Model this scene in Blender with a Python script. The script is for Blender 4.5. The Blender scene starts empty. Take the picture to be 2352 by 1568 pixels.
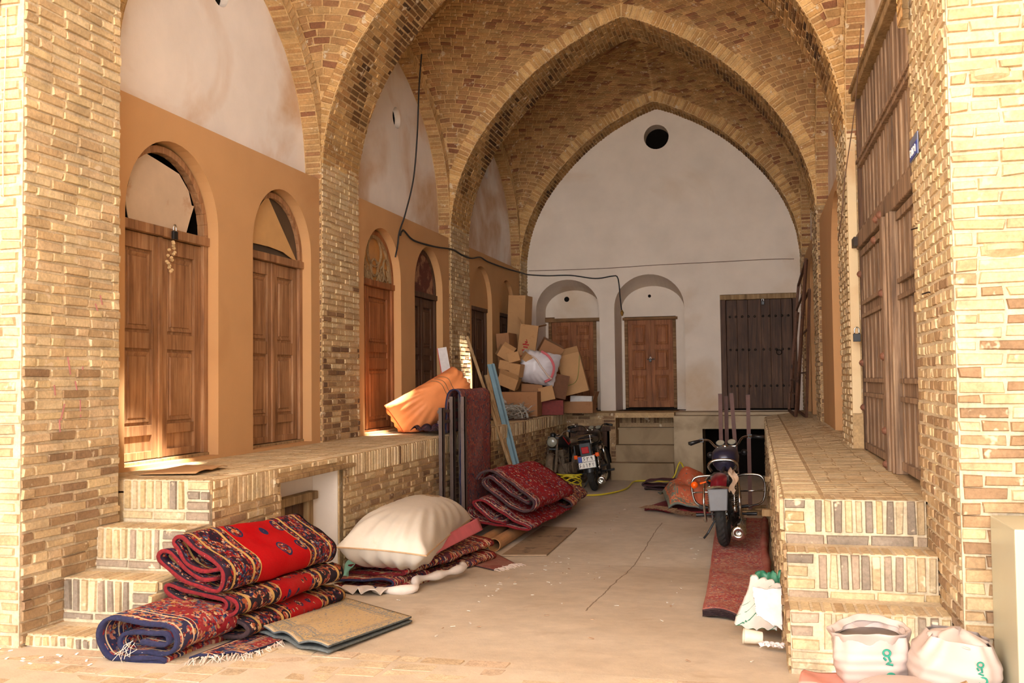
import bpy, bmesh, math, random
import numpy as np
from mathutils import Vector, Matrix
from mathutils.geometry import tessellate_polygon

# ---------------------------------------------------------------- camera, world, sun, exposure
SC = bpy.context.scene
COL = SC.collection
YAW, PITCH, ROLL = 0.24763, 0.039588, -0.011923
CAM_H = 1.6

def cam_axes():
    cy, sy, cp, sp, cr, sr = math.cos(YAW), math.sin(YAW), math.cos(PITCH), math.sin(PITCH), math.cos(ROLL), math.sin(ROLL)
    f = Vector((-sy*cp, cy*cp, sp)); r = Vector((cy, sy, 0)); u = r.cross(f)
    return r*cr + u*sr, -r*sr + u*cr, f

cam_d = bpy.data.cameras.new('camera'); cam = bpy.data.objects.new('camera', cam_d); COL.objects.link(cam)
_r, _u, _f = cam_axes()
cam.matrix_world = Matrix(((_r.x, _u.x, -_f.x, 0), (_r.y, _u.y, -_f.y, 0), (_r.z, _u.z, -_f.z, CAM_H), (0, 0, 0, 1)))
cam_d.sensor_width = 36; cam_d.lens = 2213.5*36/2352; cam_d.clip_start = 0.05; cam_d.clip_end = 200
SC.camera = cam

world = bpy.data.worlds.new('sky'); SC.world = world; world.use_nodes = True
wn = world.node_tree; wn.nodes.clear()
wo = wn.nodes.new('ShaderNodeOutputWorld'); wb = wn.nodes.new('ShaderNodeBackground')
wb.inputs['Color'].default_value = (1.0, 0.985, 1.0, 1); wb.inputs['Strength'].default_value = 8.0
wn.links.new(wb.outputs[0], wo.inputs[0])

SUN_DIR = Vector((-2.26, 2.57, -5.75)).normalized()
sd = bpy.data.lights.new('sun', 'SUN'); sd.energy = 44; sd.angle = math.radians(1.6); sd.color = (1.0, 0.93, 0.8)
sun = bpy.data.objects.new('sun', sd); COL.objects.link(sun)
sun.rotation_mode = 'QUATERNION'; sun.rotation_quaternion = SUN_DIR.to_track_quat('-Z', 'Y'); sun.location = (2, -2, 12)

SC.view_settings.view_transform = 'Standard'; SC.view_settings.look = 'None'
SC.view_settings.exposure = 0.3; SC.view_settings.gamma = 1.0; SC.view_settings.use_curve_mapping = False

RNG = np.random.default_rng(7)
random.seed(7)

# ---------------------------------------------------------------- helpers
def lin(c):
    c = np.asarray(c, float)/255.0
    return np.where(c <= 0.04045, c/12.92, ((c+0.055)/1.055)**2.4)

def L4(c):
    v = lin(c); return (float(v[0]), float(v[1]), float(v[2]), 1.0)

def tag(o, label=None, cat=None, group=None, kind=None):
    if label: o['label'] = label
    if cat: o['category'] = cat
    if group: o['group'] = group
    if kind: o['kind'] = kind
    return o

def empty(name, loc=(0, 0, 0), rz=0.0, **kw):
    o = bpy.data.objects.new(name, None); COL.objects.link(o); o.location = loc; o.rotation_euler = (0, 0, rz)
    o.empty_display_size = 0.1
    return tag(o, **kw)

class MB:
    """collects vertices, faces, colours and uvs and links them as one mesh object"""
    def __init__(s):
        s.V = []; s.F = []; s.C = []; s.U = []; s.n = 0; s.M = []
    def add(s, V, F, col=(1, 1, 1), uv=None, mi=0):
        V = np.asarray(V, float).reshape(-1, 3)
        s.V.append(V); s.F += [tuple(int(i)+s.n for i in f) for f in F]; s.M += [mi]*len(F)
        c = np.asarray(col, float)
        if c.ndim == 1: c = np.tile(c, (len(V), 1))
        s.C.append(c)
        s.U.append(np.zeros((len(V), 2)) if uv is None else np.asarray(uv, float).reshape(-1, 2))
        s.n += len(V); return s
    def box(s, lo, hi, col=(1, 1, 1), M=None, mi=0):
        x0, y0, z0 = lo; x1, y1, z1 = hi
        V = np.array([(x0,y0,z0),(x1,y0,z0),(x1,y1,z0),(x0,y1,z0),(x0,y0,z1),(x1,y0,z1),(x1,y1,z1),(x0,y1,z1)], float)
        if M is not None: V = np.array([tuple(M @ Vector(v)) for v in V])
        return s.add(V, [(0,3,2,1),(4,5,6,7),(0,1,5,4),(1,2,6,5),(2,3,7,6),(3,0,4,7)], col, mi=mi)
    def beam(s, a, b, w, h, col=(1, 1, 1), up=(0, 0, 1), mi=0):
        a = Vector(a); b = Vector(b); d = (b-a); L = d.length; d.normalize()
        x = d.cross(Vector(up)); 
        if x.length < 1e-4: x = d.cross(Vector((0, 1, 0)))
        x.normalize(); z = x.cross(d)
        M = Matrix(((x.x, d.x, z.x, a.x), (x.y, d.y, z.y, a.y), (x.z, d.z, z.z, a.z), (0, 0, 0, 1)))
        return s.box((-w/2, 0, -h/2), (w/2, L, h/2), col, M, mi)
    def tube(s, pts, r, n=8, col=(1, 1, 1), caps=True, closed=False, mi=0):
        P = [Vector(p) for p in pts]; m = len(P)
        rr = r if hasattr(r, '__len__') else [r]*m
        up = None; V = []
        for i in range(m):
            if closed: d = P[(i+1) % m]-P[i-1]
            else: d = P[min(i+1, m-1)]-P[max(i-1, 0)]
            d.normalize()
            if up is None:
                up = Vector((0, 0, 1)) if abs(d.z) < .9 else Vector((1, 0, 0))
            x = d.cross(up); 
            if x.length < 1e-5: x = d.orthogonal()
            x.normalize(); up = x.cross(d).normalized()
            for k in range(n):
                a = 2*math.pi*k/n
                V.append(tuple(P[i]+x*(rr[i]*math.cos(a))+up*(rr[i]*math.sin(a))))
        F = []
        for i in range(m if closed else m-1):
            j = (i+1) % m
            for k in range(n):
                F.append((i*n+k, i*n+(k+1) % n, j*n+(k+1) % n, j*n+k))
        if caps and not closed:
            F.append(tuple(range(n))[::-1]); F.append(tuple((m-1)*n+k for k in range(n)))
        return s.add(V, F, col, mi=mi)
    def cyl(s, a, b, r0, r1=None, n=16, col=(1, 1, 1), mi=0):
        return s.tube([a, b], [r0, r0 if r1 is None else r1], n, col, mi=mi)
    def lathe(s, prof, M=None, n=20, col=(1, 1, 1), mi=0):
        V = []; 
        for r, z in prof:
            for k in range(n):
                a = 2*math.pi*k/n; V.append((r*math.cos(a), r*math.sin(a), z))
        V = np.array(V)
        if M is not None: V = np.array([tuple(M @ Vector(v)) for v in V])
        F = [(i*n+k, i*n+(k+1) % n, (i+1)*n+(k+1) % n, (i+1)*n+k) for i in range(len(prof)-1) for k in range(n)]
        F.append(tuple(range(n))[::-1]); F.append(tuple((len(prof)-1)*n+k for k in range(n)))
        return s.add(V, F, col, mi=mi)
    def grid(s, S, nu, nv, u0=0, u1=1, v0=0, v1=1, skip=None, flip=False, col=(1, 1, 1), uvs=1.0, mi=0):
        uu, vv = np.meshgrid(np.linspace(u0, u1, nu+1), np.linspace(v0, v1, nv+1))
        P = S(uu.ravel(), vv.ravel()); F = []
        for j in range(nv):
            for i in range(nu):
                a = j*(nu+1)+i; q = (a, a+1, a+nu+2, a+nu+1)
                if skip is not None and skip(P[list(q)].mean(0)): continue
                F.append(q[::-1] if flip else q)
        return s.add(P, F, col, np.stack([uu.ravel(), vv.ravel()], 1)*uvs, mi=mi)
    def build(s, name, mat, parent=None, smooth=False, bevel=0.0, **kw):
        me = bpy.data.meshes.new(name)
        V = np.concatenate(s.V) if s.V else np.zeros((0, 3))
        me.from_pydata(V.tolist(), [], s.F)
        C = np.concatenate(s.C); C = np.concatenate([C, np.ones((len(C), 1))], 1)
        at = me.color_attributes.new('Col', 'FLOAT_COLOR', 'POINT'); at.data.foreach_set('color', C.astype(np.float32).ravel())
        U = np.concatenate(s.U); uvl = me.uv_layers.new(name='UVMap')
        idx = np.zeros(len(me.loops), dtype=np.int32); me.loops.foreach_get('vertex_index', idx)
        uvl.data.foreach_set('uv', U[idx].astype(np.float32).ravel())
        for m in (mat if isinstance(mat, (list, tuple)) else [mat]): me.materials.append(m)
        if isinstance(mat, (list, tuple)): me.polygons.foreach_set('material_index', np.array(s.M, dtype=np.int32))
        me.polygons.foreach_set('use_smooth', np.full(len(me.polygons), bool(smooth)))
        me.update()
        o = bpy.data.objects.new(name, me); COL.objects.link(o)
        if parent: o.parent = parent
        if bevel:
            b = o.modifiers.new('bevel', 'BEVEL'); b.width = bevel; b.segments = 2; b.limit_method = 'ANGLE'; b.angle_limit = math.radians(40)
        return tag(o, **kw)

def dark_room(mb, x0, x1, y0, y1, z0, z1):
    """unlit room: a closed box seen from inside through its opening"""
    mb.box((x0, y0, z0), (x1, y1, z1))

def struct(mb, name, mat, **kw):
    return mb.build(name, mat, kind='structure', **kw)

# ---------------------------------------------------------------- materials
MATS = {}
def nodes(name):
    m = bpy.data.materials.new(name); m.use_nodes = True; nt = m.node_tree
    b = nt.nodes['Principled BSDF']; MATS[name] = m
    return m, nt, b

def N(nt, t, **kw):
    n = nt.nodes.new(t)
    for k, v in kw.items():
        if k in n.inputs: n.inputs[k].default_value = v
        else: setattr(n, k, v)
    return n

def mixc(nt, a, b, fac, mode='MIX'):
    n = nt.nodes.new('ShaderNodeMix'); n.data_type = 'RGBA'; n.blend_type = mode
    for sock, v in ((n.inputs[0], fac), (n.inputs[6], a), (n.inputs[7], b)):
        if hasattr(v, 'is_output') or isinstance(v, bpy.types.NodeSocket): nt.links.new(v, sock)
        else: sock.default_value = v
    return n.outputs[2]

def mth(nt, op, a, b=0.0, c=None):
    n = nt.nodes.new('ShaderNodeMath'); n.operation = op
    for i, v in enumerate((a, b, c)):
        if v is None: continue
        if isinstance(v, bpy.types.NodeSocket): nt.links.new(v, n.inputs[i])
        else: n.inputs[i].default_value = v
    return n.outputs[0]

def ramp(nt, fac, stops, interp='LINEAR'):
    r = nt.nodes.new('ShaderNodeValToRGB'); r.color_ramp.interpolation = interp
    e = r.color_ramp.elements
    while len(e) < len(stops): e.new(0.5)
    for i, (p, c) in enumerate(stops):
        e[i].position = p; e[i].color = c if len(c) == 4 else (*c, 1)
    nt.links.new(fac, r.inputs[0]); return r.outputs[0]

def noise(nt, vec, scale, detail=4, rough=0.55, dist=0.0):
    n = N(nt, 'ShaderNodeTexNoise', Scale=scale, Detail=detail, Roughness=rough, Distortion=dist)
    if vec is not None: nt.links.new(vec, n.inputs['Vector'])
    return n.outputs['Fac']

def objco(nt, scale=(1, 1, 1)):
    t = nt.nodes.new('ShaderNodeTexCoord'); mp = nt.nodes.new('ShaderNodeMapping'); mp.inputs['Scale'].default_value = scale
    nt.links.new(t.outputs['Object'], mp.inputs[0]); return mp.outputs[0]

def worldco(nt, scale=(1, 1, 1)):
    t = nt.nodes.new('ShaderNodeNewGeometry'); mp = nt.nodes.new('ShaderNodeMapping'); mp.inputs['Scale'].default_value = scale
    nt.links.new(t.outputs['Position'], mp.inputs[0]); return mp.outputs[0]

def bump(nt, b, h, strength=0.3, dist=0.01):
    n = N(nt, 'ShaderNodeBump', Strength=strength, Distance=dist); nt.links.new(h, n.inputs['Height']); nt.links.new(n.outputs[0], b.inputs['Normal'])

def G(v): return (v, v, v, 1)

def mat_vcol(name, rough=0.9, nscale=60, namp=0.35, bmp=0.35, bdist=0.004, spots=None):
    """colour from the mesh colour attribute, broken up by grain"""
    m, nt, b = nodes(name)
    a = N(nt, 'ShaderNodeAttribute'); a.attribute_name = 'Col'
    w = worldco(nt); n1 = noise(nt, w, nscale, 5, .65); n2 = noise(nt, w, nscale/9, 4, .6)
    c = mixc(nt, a.outputs['Color'], ramp(nt, n1, [(0.25, G(1-namp)), (0.75, G(1+namp*0.5))]), 1.0, 'MULTIPLY')
    c = mixc(nt, c, ramp(nt, n2, [(0.3, G(1-namp*.8)), (0.7, G(1+namp*0.4))]), 1.0, 'MULTIPLY')
    if spots:
        n3 = noise(nt, w, spots[1], 3, .7); c = mixc(nt, c, spots[0], ramp(nt, n3, [(spots[2], G(0)), (spots[2]+.06, G(1))]))
    nt.links.new(c, b.inputs['Base Color']); b.inputs['Roughness'].default_value = rough
    b.inputs['Specular IOR Level'].default_value = 0.2
    bump(nt, b, n1, bmp, bdist); return m

BRICK = mat_vcol('old_brick', 0.92, 55, 0.3, 0.6, 0.006, spots=((.62, .5, .34, 1), 9, .62))
MORTAR = mat_vcol('lime_mortar', 0.95, 40, 0.22, 0.5, 0.006)

def mat_plain(name, c, rough=0.6, metal=0.0, var=0.15, scale=20, bmp=0.0, spec=0.5, c2=None, c2at=0.55, c2scale=6, stretch=(1, 1, 1)):
    m, nt, b = nodes(name)
    o = objco(nt, stretch); n1 = noise(nt, o, scale, 5, .6)
    col = mixc(nt, L4(c), ramp(nt, n1, [(0.25, G(1-var)), (0.75, G(1+var*.6))]), 1.0, 'MULTIPLY')
    if c2 is not None:
        n2 = noise(nt, o, c2scale, 6, .65); col = mixc(nt, col, L4(c2), ramp(nt, n2, [(c2at, G(0)), (c2at+.1, G(1))]))
    nt.links.new(col, b.inputs['Base Color']); b.inputs['Roughness'].default_value = rough; b.inputs['Metallic'].default_value = metal
    b.inputs['Specular IOR Level'].default_value = spec
    if bmp: bump(nt, b, n1, bmp, 0.01)
    return m

def mat_plaster(name, base, stain, st_at=.56, st_scale=.9, rough=.85, second=None, stretch=(1, 1, 1), blotch=.08):
    m, nt, b = nodes(name); w = worldco(nt, stretch)
    n0 = noise(nt, w, 2.3, 4, .55); n1 = noise(nt, w, st_scale, 5, .5, .6); n2 = noise(nt, w, 70, 4, .6); n3 = noise(nt, w, 5, 6, .6)
    c = mixc(nt, L4(base), ramp(nt, n0, [(0.3, G(1-blotch)), (0.7, G(1.03))]), 1.0, 'MULTIPLY')
    f = ramp(nt, n1, [(st_at, G(0)), (st_at+.16, G(1))])
    f2 = mth(nt, 'MULTIPLY', f, mth(nt, 'ADD', mth(nt, 'MULTIPLY', n3, .8), .25))
    c = mixc(nt, c, L4(stain), f2)
    nt.links.new(c, b.inputs['Base Color']); b.inputs['Roughness'].default_value = rough; b.inputs['Specular IOR Level'].default_value = .15
    bump(nt, b, mth(nt, 'ADD', mth(nt, 'MULTIPLY', n2, .25), n3), .25, .012); return m

PLASTER = mat_plaster('stained_white_plaster', (238, 228, 218), (196, 152, 100), .43, .9)
PLASTER_W = mat_plaster('clean_white_plaster', (228, 214, 198), (200, 170, 132), .56, .6)
CREAMP = mat_plaster('cream_lime_plaster', (220, 196, 156), (190, 150, 108), .5, 1.5)
OCHRE = mat_plaster('ochre_plaster', (194, 150, 104), (180, 134, 90), .6, 1.1, blotch=.05)
GRIMY = mat_plaster('grimy_cement_render', (190, 170, 140), (120, 98, 72), .47, 1.6, blotch=.2)
MORTARP = mat_plain('dusty_threshold', (170, 146, 118), .9, 0, var=.15)
DARK = mat_plain('painted_shade_interior', (22, 18, 15), .95, var=.3, spec=.05)  # near-black colour paints the shade inside vents, rooms and openings

def mat_wood(name, dark, mid, light, rough=.6, scale=1.0, worn=None, axis=2):
    m, nt, b = nodes(name)
    st = [26*scale]*3; st[axis] = 1.6*scale
    o = objco(nt, st); n1 = noise(nt, o, 1.0, 6, .62, .5); o2 = objco(nt, (3, 3, 1.2)); n2 = noise(nt, o2, 1.4, 5, .6)
    st2 = [90*scale]*3; st2[axis] = 3*scale; n3 = noise(nt, objco(nt, st2), 1.0, 3, .6)
    c = ramp(nt, n1, [(.28, L4(dark)), (.5, L4(mid)), (.74, L4(light))])
    c = mixc(nt, c, ramp(nt, n2, [(.3, G(.62)), (.7, G(1.12))]), 1.0, 'MULTIPLY')
    if worn: c = mixc(nt, c, L4(worn), ramp(nt, n3, [(.62, G(0)), (.7, G(.85))]))
    nt.links.new(c, b.inputs['Base Color']); b.inputs['Roughness'].default_value = rough; b.inputs['Specular IOR Level'].default_value = .3
    bump(nt, b, mth(nt, 'ADD', n1, mth(nt, 'MULTIPLY', n3, .4)), .35, .006); return m

WOOD_A = mat_wood('brown_door_wood', (118, 80, 54), (158, 114, 78), (188, 148, 110), worn=None)
WOOD_B = mat_wood('orange_door_wood', (112, 66, 36), (156, 96, 56), (182, 122, 76))
WOOD_D = mat_wood('dark_door_wood', (58, 38, 26), (86, 58, 40), (112, 80, 56))
WOOD_W = mat_wood('weathered_gate_wood', (92, 72, 58), (146, 118, 94), (188, 160, 130), rough=.85, worn=(170, 140, 110))
WOOD_WD = mat_wood('weathered_dark_wood', (56, 42, 34), (92, 68, 52), (130, 98, 74), rough=.85, worn=(165, 140, 112))
WOOD_P = mat_wood('pale_old_plank', (120, 92, 62), (160, 130, 92), (186, 158, 118), rough=.85)
WOOD_L = mat_wood('lintel_wood', (96, 66, 42), (134, 98, 64), (170, 134, 94), rough=.8, axis=0)

def mat_floor():
    m, nt, b = nodes('dusty_concrete'); w = worldco(nt)
    n0 = noise(nt, w, .9, 5, .6); n1 = noise(nt, w, 7, 6, .65); n2 = noise(nt, w, 80, 3, .7); n3 = noise(nt, w, 2.2, 6, .7, 1.0)
    c = mixc(nt, L4((208, 194, 174)), L4((190, 173, 150)), ramp(nt, n0, [(.35, G(0)), (.7, G(1))]))
    c = mixc(nt, c, ramp(nt, n1, [(.3, G(.86)), (.7, G(1.06))]), 1.0, 'MULTIPLY')
    c = mixc(nt, c, L4((168, 144, 116)), ramp(nt, n3, [(.6, G(0)), (.75, G(.5))]))
    v = N(nt, 'ShaderNodeTexVoronoi', Scale=16.0); nt.links.new(w, v.inputs['Vector'])
    c = mixc(nt, c, L4((222, 206, 184)), ramp(nt, v.outputs['Distance'], [(.0, G(.6)), (.09, G(0))]))
    # long crack down the middle
    sx = nt.nodes.new('ShaderNodeSeparateXYZ'); nt.links.new(w, sx.inputs[0])
    cx = mth(nt, 'ADD', mth(nt, 'ADD', sx.outputs[0], 1.05), mth(nt, 'MULTIPLY', mth(nt, 'SUBTRACT', noise(nt, w, 2.4, 4, .6), .5), .06))
    ln = mth(nt, 'LESS_THAN', mth(nt, 'ABSOLUTE', cx), .005)
    ln = mth(nt, 'MULTIPLY', ln, mth(nt, 'GREATER_THAN', sx.outputs[1], 5.9)); ln = mth(nt, 'MULTIPLY', ln, mth(nt, 'LESS_THAN', sx.outputs[1], 10.8))
    c = mixc(nt, c, L4((112, 90, 68)), mth(nt, 'MULTIPLY', ln, .75))
    nt.links.new(c, b.inputs['Base Color']); b.inputs['Roughness'].default_value = .8; b.inputs['Specular IOR Level'].default_value = .25
    bump(nt, b, mth(nt, 'ADD', mth(nt, 'MULTIPLY', n2, .3), n1), .3, .01); return m
CONCRETE = mat_floor()

# ---------------------------------------------------------------- bricks as real courses of blocks
def srgbpal(L): return np.array([lin(c) for c in L])
PAL_PALE = srgbpal([(206,182,144),(212,190,152),(202,176,136),(198,170,130),(192,164,126),(208,184,142),(204,178,142)])
PAL_MIX = srgbpal([(202,176,136),(192,162,122),(176,146,110),(166,136,102),(156,126,96),(206,180,138),(186,158,120)])
PAL_DUSK = srgbpal([(176,146,110),(160,130,96),(148,116,86),(134,104,78),(122,94,72),(186,156,116)])
PAL_VAULT = srgbpal([(200,158,106),(192,148,98),(206,168,116),(184,140,96),(196,154,104),(176,130,92),(204,162,110),(156,108,78),(190,146,100),(198,158,108)])
PAL_RIB = srgbpal([(206,166,110),(196,154,98),(212,174,118),(188,146,92),(180,138,90)])
PAL_SOOT = srgbpal([(110,78,48),(92,64,40),(76,54,36),(128,92,56),(140,100,60)])
PAL_PAVE = srgbpal([(206,184,154),(210,190,160),(202,178,146),(206,182,156)])
PAL_STEP = srgbpal([(200,178,138),(192,166,122),(156,138,118),(140,126,110),(196,176,142),(184,160,124),(166,146,124)])
PAL_VAULT = PAL_VAULT*.84
MOR_PALE = lin((208,190,160)); MOR_VAULT = lin((214,178,128)); MOR_DUSK = lin((176,146,110)); MOR_TAN = lin((196,164,120))

def courses(u0, u1, v0, v1, L=.19, T=.045, m=.010, bond=.5, rot=False, mask=None, ragged=0.0):
    """cells (ua,ub,va,vb) of a running bond; rot=True stands the bricks on end along v"""
    out = []
    if rot:
        n = max(1, round((u1-u0)/(T+m))); p = (u1-u0)/n
        for i in range(n):
            out.append((u0+i*p+m/2, u0+(i+1)*p-m/2, v0+m/2, v1-m/2))
    else:
        n = max(1, round((v1-v0)/(T+m))); p = (v1-v0)/n
        for j in range(n):
            a = u0-((j % 2)*bond*(L+m)) - RNG.uniform(0, .02)
            while a < u1:
                l = L if RNG.random() > .18 else L*.5
                ua, ub = max(a, u0)+m/2, min(a+l+m, u1)-m/2
                if ub-ua > .03: out.append((ua, ub, v0+j*p+m/2, v0+(j+1)*p-m/2))
                a += l+m
    if mask is not None: out = [c for c in out if mask((c[0]+c[1])/2, (c[2]+c[3])/2)]
    return np.array(out).reshape(-1, 4)

def lay(mb, S, cells, pal, h=.009, jit=.003, colfn=None, flip=False, sub=1, inset=.005):
    """raise one block per cell on the surface S(u,v)"""
    if len(cells) == 0: return
    c = cells.copy(); n = len(c)
    c += RNG.normal(0, jit*.5, c.shape)
    q = [(0, 2), (1, 2), (1, 3), (0, 3)]; sg = [(1, 1), (-1, 1), (-1, -1), (1, -1)]
    base = []; top = []; hh = h*(1+RNG.uniform(-.45, .4, n))
    e = 1e-3
    for (iu, iv), (su, sv) in zip(q, sg):
        u = c[:, iu]+RNG.normal(0, jit*.5, n); v = c[:, iv]+RNG.normal(0, jit*.4, n)
        P = S(u, v)
        nn = np.cross(S(u+e, v)-P, S(u, v+e)-P); nn /= np.linalg.norm(nn, axis=1, keepdims=True)+1e-12
        if flip: nn = -nn
        base.append(P-nn*.004)
        P2 = S(u+su*inset, v+sv*inset)
        top.append(P2+nn*(hh*(1+RNG.uniform(-.25, .25, n)))[:, None])
    V = np.stack(base+top, 1).reshape(-1, 3)
    col = pal[RNG.integers(0, len(pal), n)]*(1+RNG.normal(0, .05, (n, 1)))
    if colfn is not None:
        cen = S((c[:, 0]+c[:, 1])/2, (c[:, 2]+c[:, 3])/2); col = colfn(cen, col)
    C = np.repeat(col, 8, 0)
    F = []
    fl = [(4,5,6,7),(0,1,5,4),(1,2,6,5),(2,3,7,6),(3,0,4,7)]
    if flip: fl = [f[::-1] for f in fl]
    for i in range(n):
        F += [tuple(a+8*i for a in f) for f in fl]
    mb.add(V, F, C)

def plane(o, du, dv):
    o, du, dv = (np.array(x, float) for x in (o, du, dv))
    return lambda u, v: o+np.outer(np.atleast_1d(u), du)+np.outer(np.atleast_1d(v), dv)

def brick_face(mb, o, du, dv, w, h, pal, mor=MOR_PALE, bands=None, flip=False, mask=None, L=.19, colfn=None, jit=.003, hb=.009):
    """flat rectangle of masonry; bands = list of (v0,v1,'run'|'stand')"""
    S = plane(o, du, dv)
    if mask is None:
        mb.grid(S, 1, 1, 0, w, 0, h, col=mor, flip=flip)
    else:
        nu, nv = max(1, int(w/.04)), max(1, int(h/.04))
        mb.grid(S, nu, nv, 0, w, 0, h, col=mor, flip=flip, skip=lambda p: not mask(np.dot(p-np.array(o), du), np.dot(p-np.array(o), dv)))
    for v0, v1, k in (bands or [(0, h, 'run')]):
        lay(mb, S, courses(0, w, v0, v1, rot=(k == 'stand'), mask=mask, L=L), pal, flip=flip, colfn=colfn, jit=jit, h=hb)

def floor_z(y):
    y = np.asarray(y, float); return np.clip((8.3-y)/(8.3-4.25), 0, 1)*.3

# ---------------------------------------------------------------- measured layout of the hall
XL, XR = -3.86, 0.74          # faces of the piers
XC, HW = (XL+XR)/2, (XR-XL)/2
LX, RX = -3.0, 0.12           # front edges of the raised ledges
LZ = 1.05
RIBS = [(4.35, 5.20), (8.15, 9.00), (12.02, 12.87), (15.90, 16.40)]
BAYS = [(5.20, 8.15), (9.00, 12.02), (12.87, 15.90)]
YB = 16.38
XO, XLUN = -3.88, -4.02

T_HALF = [(0, 6.18), (.2, 6.12), (.4, 6.03), (.78, 5.83), (1.14, 5.58), (1.45, 5.30), (1.72, 5.0), (1.93, 4.72), (2.08, 4.45), (2.19, 4.18), (2.26, 3.92), (2.30, 3.62)]
W_HALF = [(0, 5.38), (.2, 5.31), (.4, 5.22), (.75, 5.02), (1.08, 4.74), (1.30, 4.42), (1.42, 4.10), (1.465, 3.80), (1.475, 3.55)]

def arch_curve(half, c, hw, dz=0.0):
    """full pointed-arch polyline from one springing to the other, resampled by arc length; returns pos(s), normal(s), length"""
    k = hw/half[-1][0]
    pts = [(c-d*k, z+dz) for d, z in half[::-1]] + [(c+d*k, z+dz) for d, z in half[1:]]
    P = np.array(pts); seg = np.linalg.norm(np.diff(P, axis=0), axis=1); s = np.concatenate([[0], np.cumsum(seg)])
    ss = np.linspace(0, s[-1], 121); X = np.interp(ss, s, P[:, 0]); Z = np.interp(ss, s, P[:, 1])
    ker = np.ones(5)/5
    Xs, Zs = X.copy(), Z.copy()
    Xs[2:-2] = np.convolve(X, ker, 'valid'); Zs[2:-2] = np.convolve(Z, ker, 'valid')
    keep = np.abs(X-c) < .12; Xs[keep] = X[keep]; Zs[keep] = Z[keep]
    Tt = np.stack([np.gradient(Xs, ss), np.gradient(Zs, ss)], 1); Tt /= np.linalg.norm(Tt, axis=1, keepdims=True)
    Nn = np.stack([-Tt[:, 1], Tt[:, 0]], 1)
    pos = lambda q: np.stack([np.interp(q, ss, Xs), np.interp(q, ss, Zs)], -1)
    nor = lambda q: np.stack([np.interp(q, ss, Nn[:, 0]), np.interp(q, ss, Nn[:, 1])], -1)
    return pos, nor, ss[-1]

TPOS, TNOR, TLEN = arch_curve(T_HALF, XC, HW)
RT = .17                       # depth of the brick ring of the ribs
RW = .14                       # ring of the wall arches
def ext_fn(pos, nor, length, r, lo, hi):
    q = np.linspace(0, length, 400); P = pos(q)+nor(q)*r
    o = np.argsort(P[:, 0]); xs, zs = P[o, 0], P[o, 1]
    m = (xs >= lo-.001) & (xs <= hi+.001); xs, zs = xs[m], zs[m]
    zc = max(zs[0], zs[-1]); 
    return lambda x: np.interp(x, xs, zs)
T_EXT = ext_fn(TPOS, TNOR, TLEN, RT, XL, XR)
BAY_DZ = [-.18, 0.0, 0.0]
PP = 1.12
OCULI = {0: (-1.62, 7.02), 1: (-1.95, 10.6)}

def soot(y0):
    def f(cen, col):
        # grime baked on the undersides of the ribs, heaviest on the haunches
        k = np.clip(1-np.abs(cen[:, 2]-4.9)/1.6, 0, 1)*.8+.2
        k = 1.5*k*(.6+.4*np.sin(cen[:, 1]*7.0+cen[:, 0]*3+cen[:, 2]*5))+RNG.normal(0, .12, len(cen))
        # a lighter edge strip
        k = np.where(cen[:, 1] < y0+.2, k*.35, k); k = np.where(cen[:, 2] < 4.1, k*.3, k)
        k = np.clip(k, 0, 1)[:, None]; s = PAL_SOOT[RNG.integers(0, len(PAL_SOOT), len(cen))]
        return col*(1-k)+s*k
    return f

# ribs, their rings and the upper piers
for i, (y0, y1) in enumerate(RIBS):
    mb = MB(); w = y1-y0
    Ssof = lambda u, v, y0=y0: np.stack([TPOS(v)[..., 0], y0+np.asarray(u), TPOS(v)[..., 1]], -1)
    mb.grid(Ssof, 2, 110, 0, w, 0, TLEN, col=MOR_VAULT*.8)
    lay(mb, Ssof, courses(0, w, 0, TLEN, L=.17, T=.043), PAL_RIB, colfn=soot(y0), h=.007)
    for yy, fl in ((y0, True), (y1, False)):
        Sr = lambda u, v, yy=yy: (lambda p: np.stack([p[..., 0], np.full_like(p[..., 0], yy), p[..., 1]], -1))(TPOS(v)+TNOR(v)*np.asarray(u)[..., None])
        mb.grid(Sr, 1, 110, 0, RT, 0, TLEN, col=MOR_VAULT, flip=fl)
        if not fl and i == 3: continue
        cells = courses(0, TLEN, 0, RT, rot=True, T=.046, m=.009)[:, [2, 3, 0, 1]]
        lay(mb, Sr, cells, PAL_RIB, flip=fl, h=.007)
    struct(mb, 'trim_%d' % (i+1), BRICK)

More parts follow.
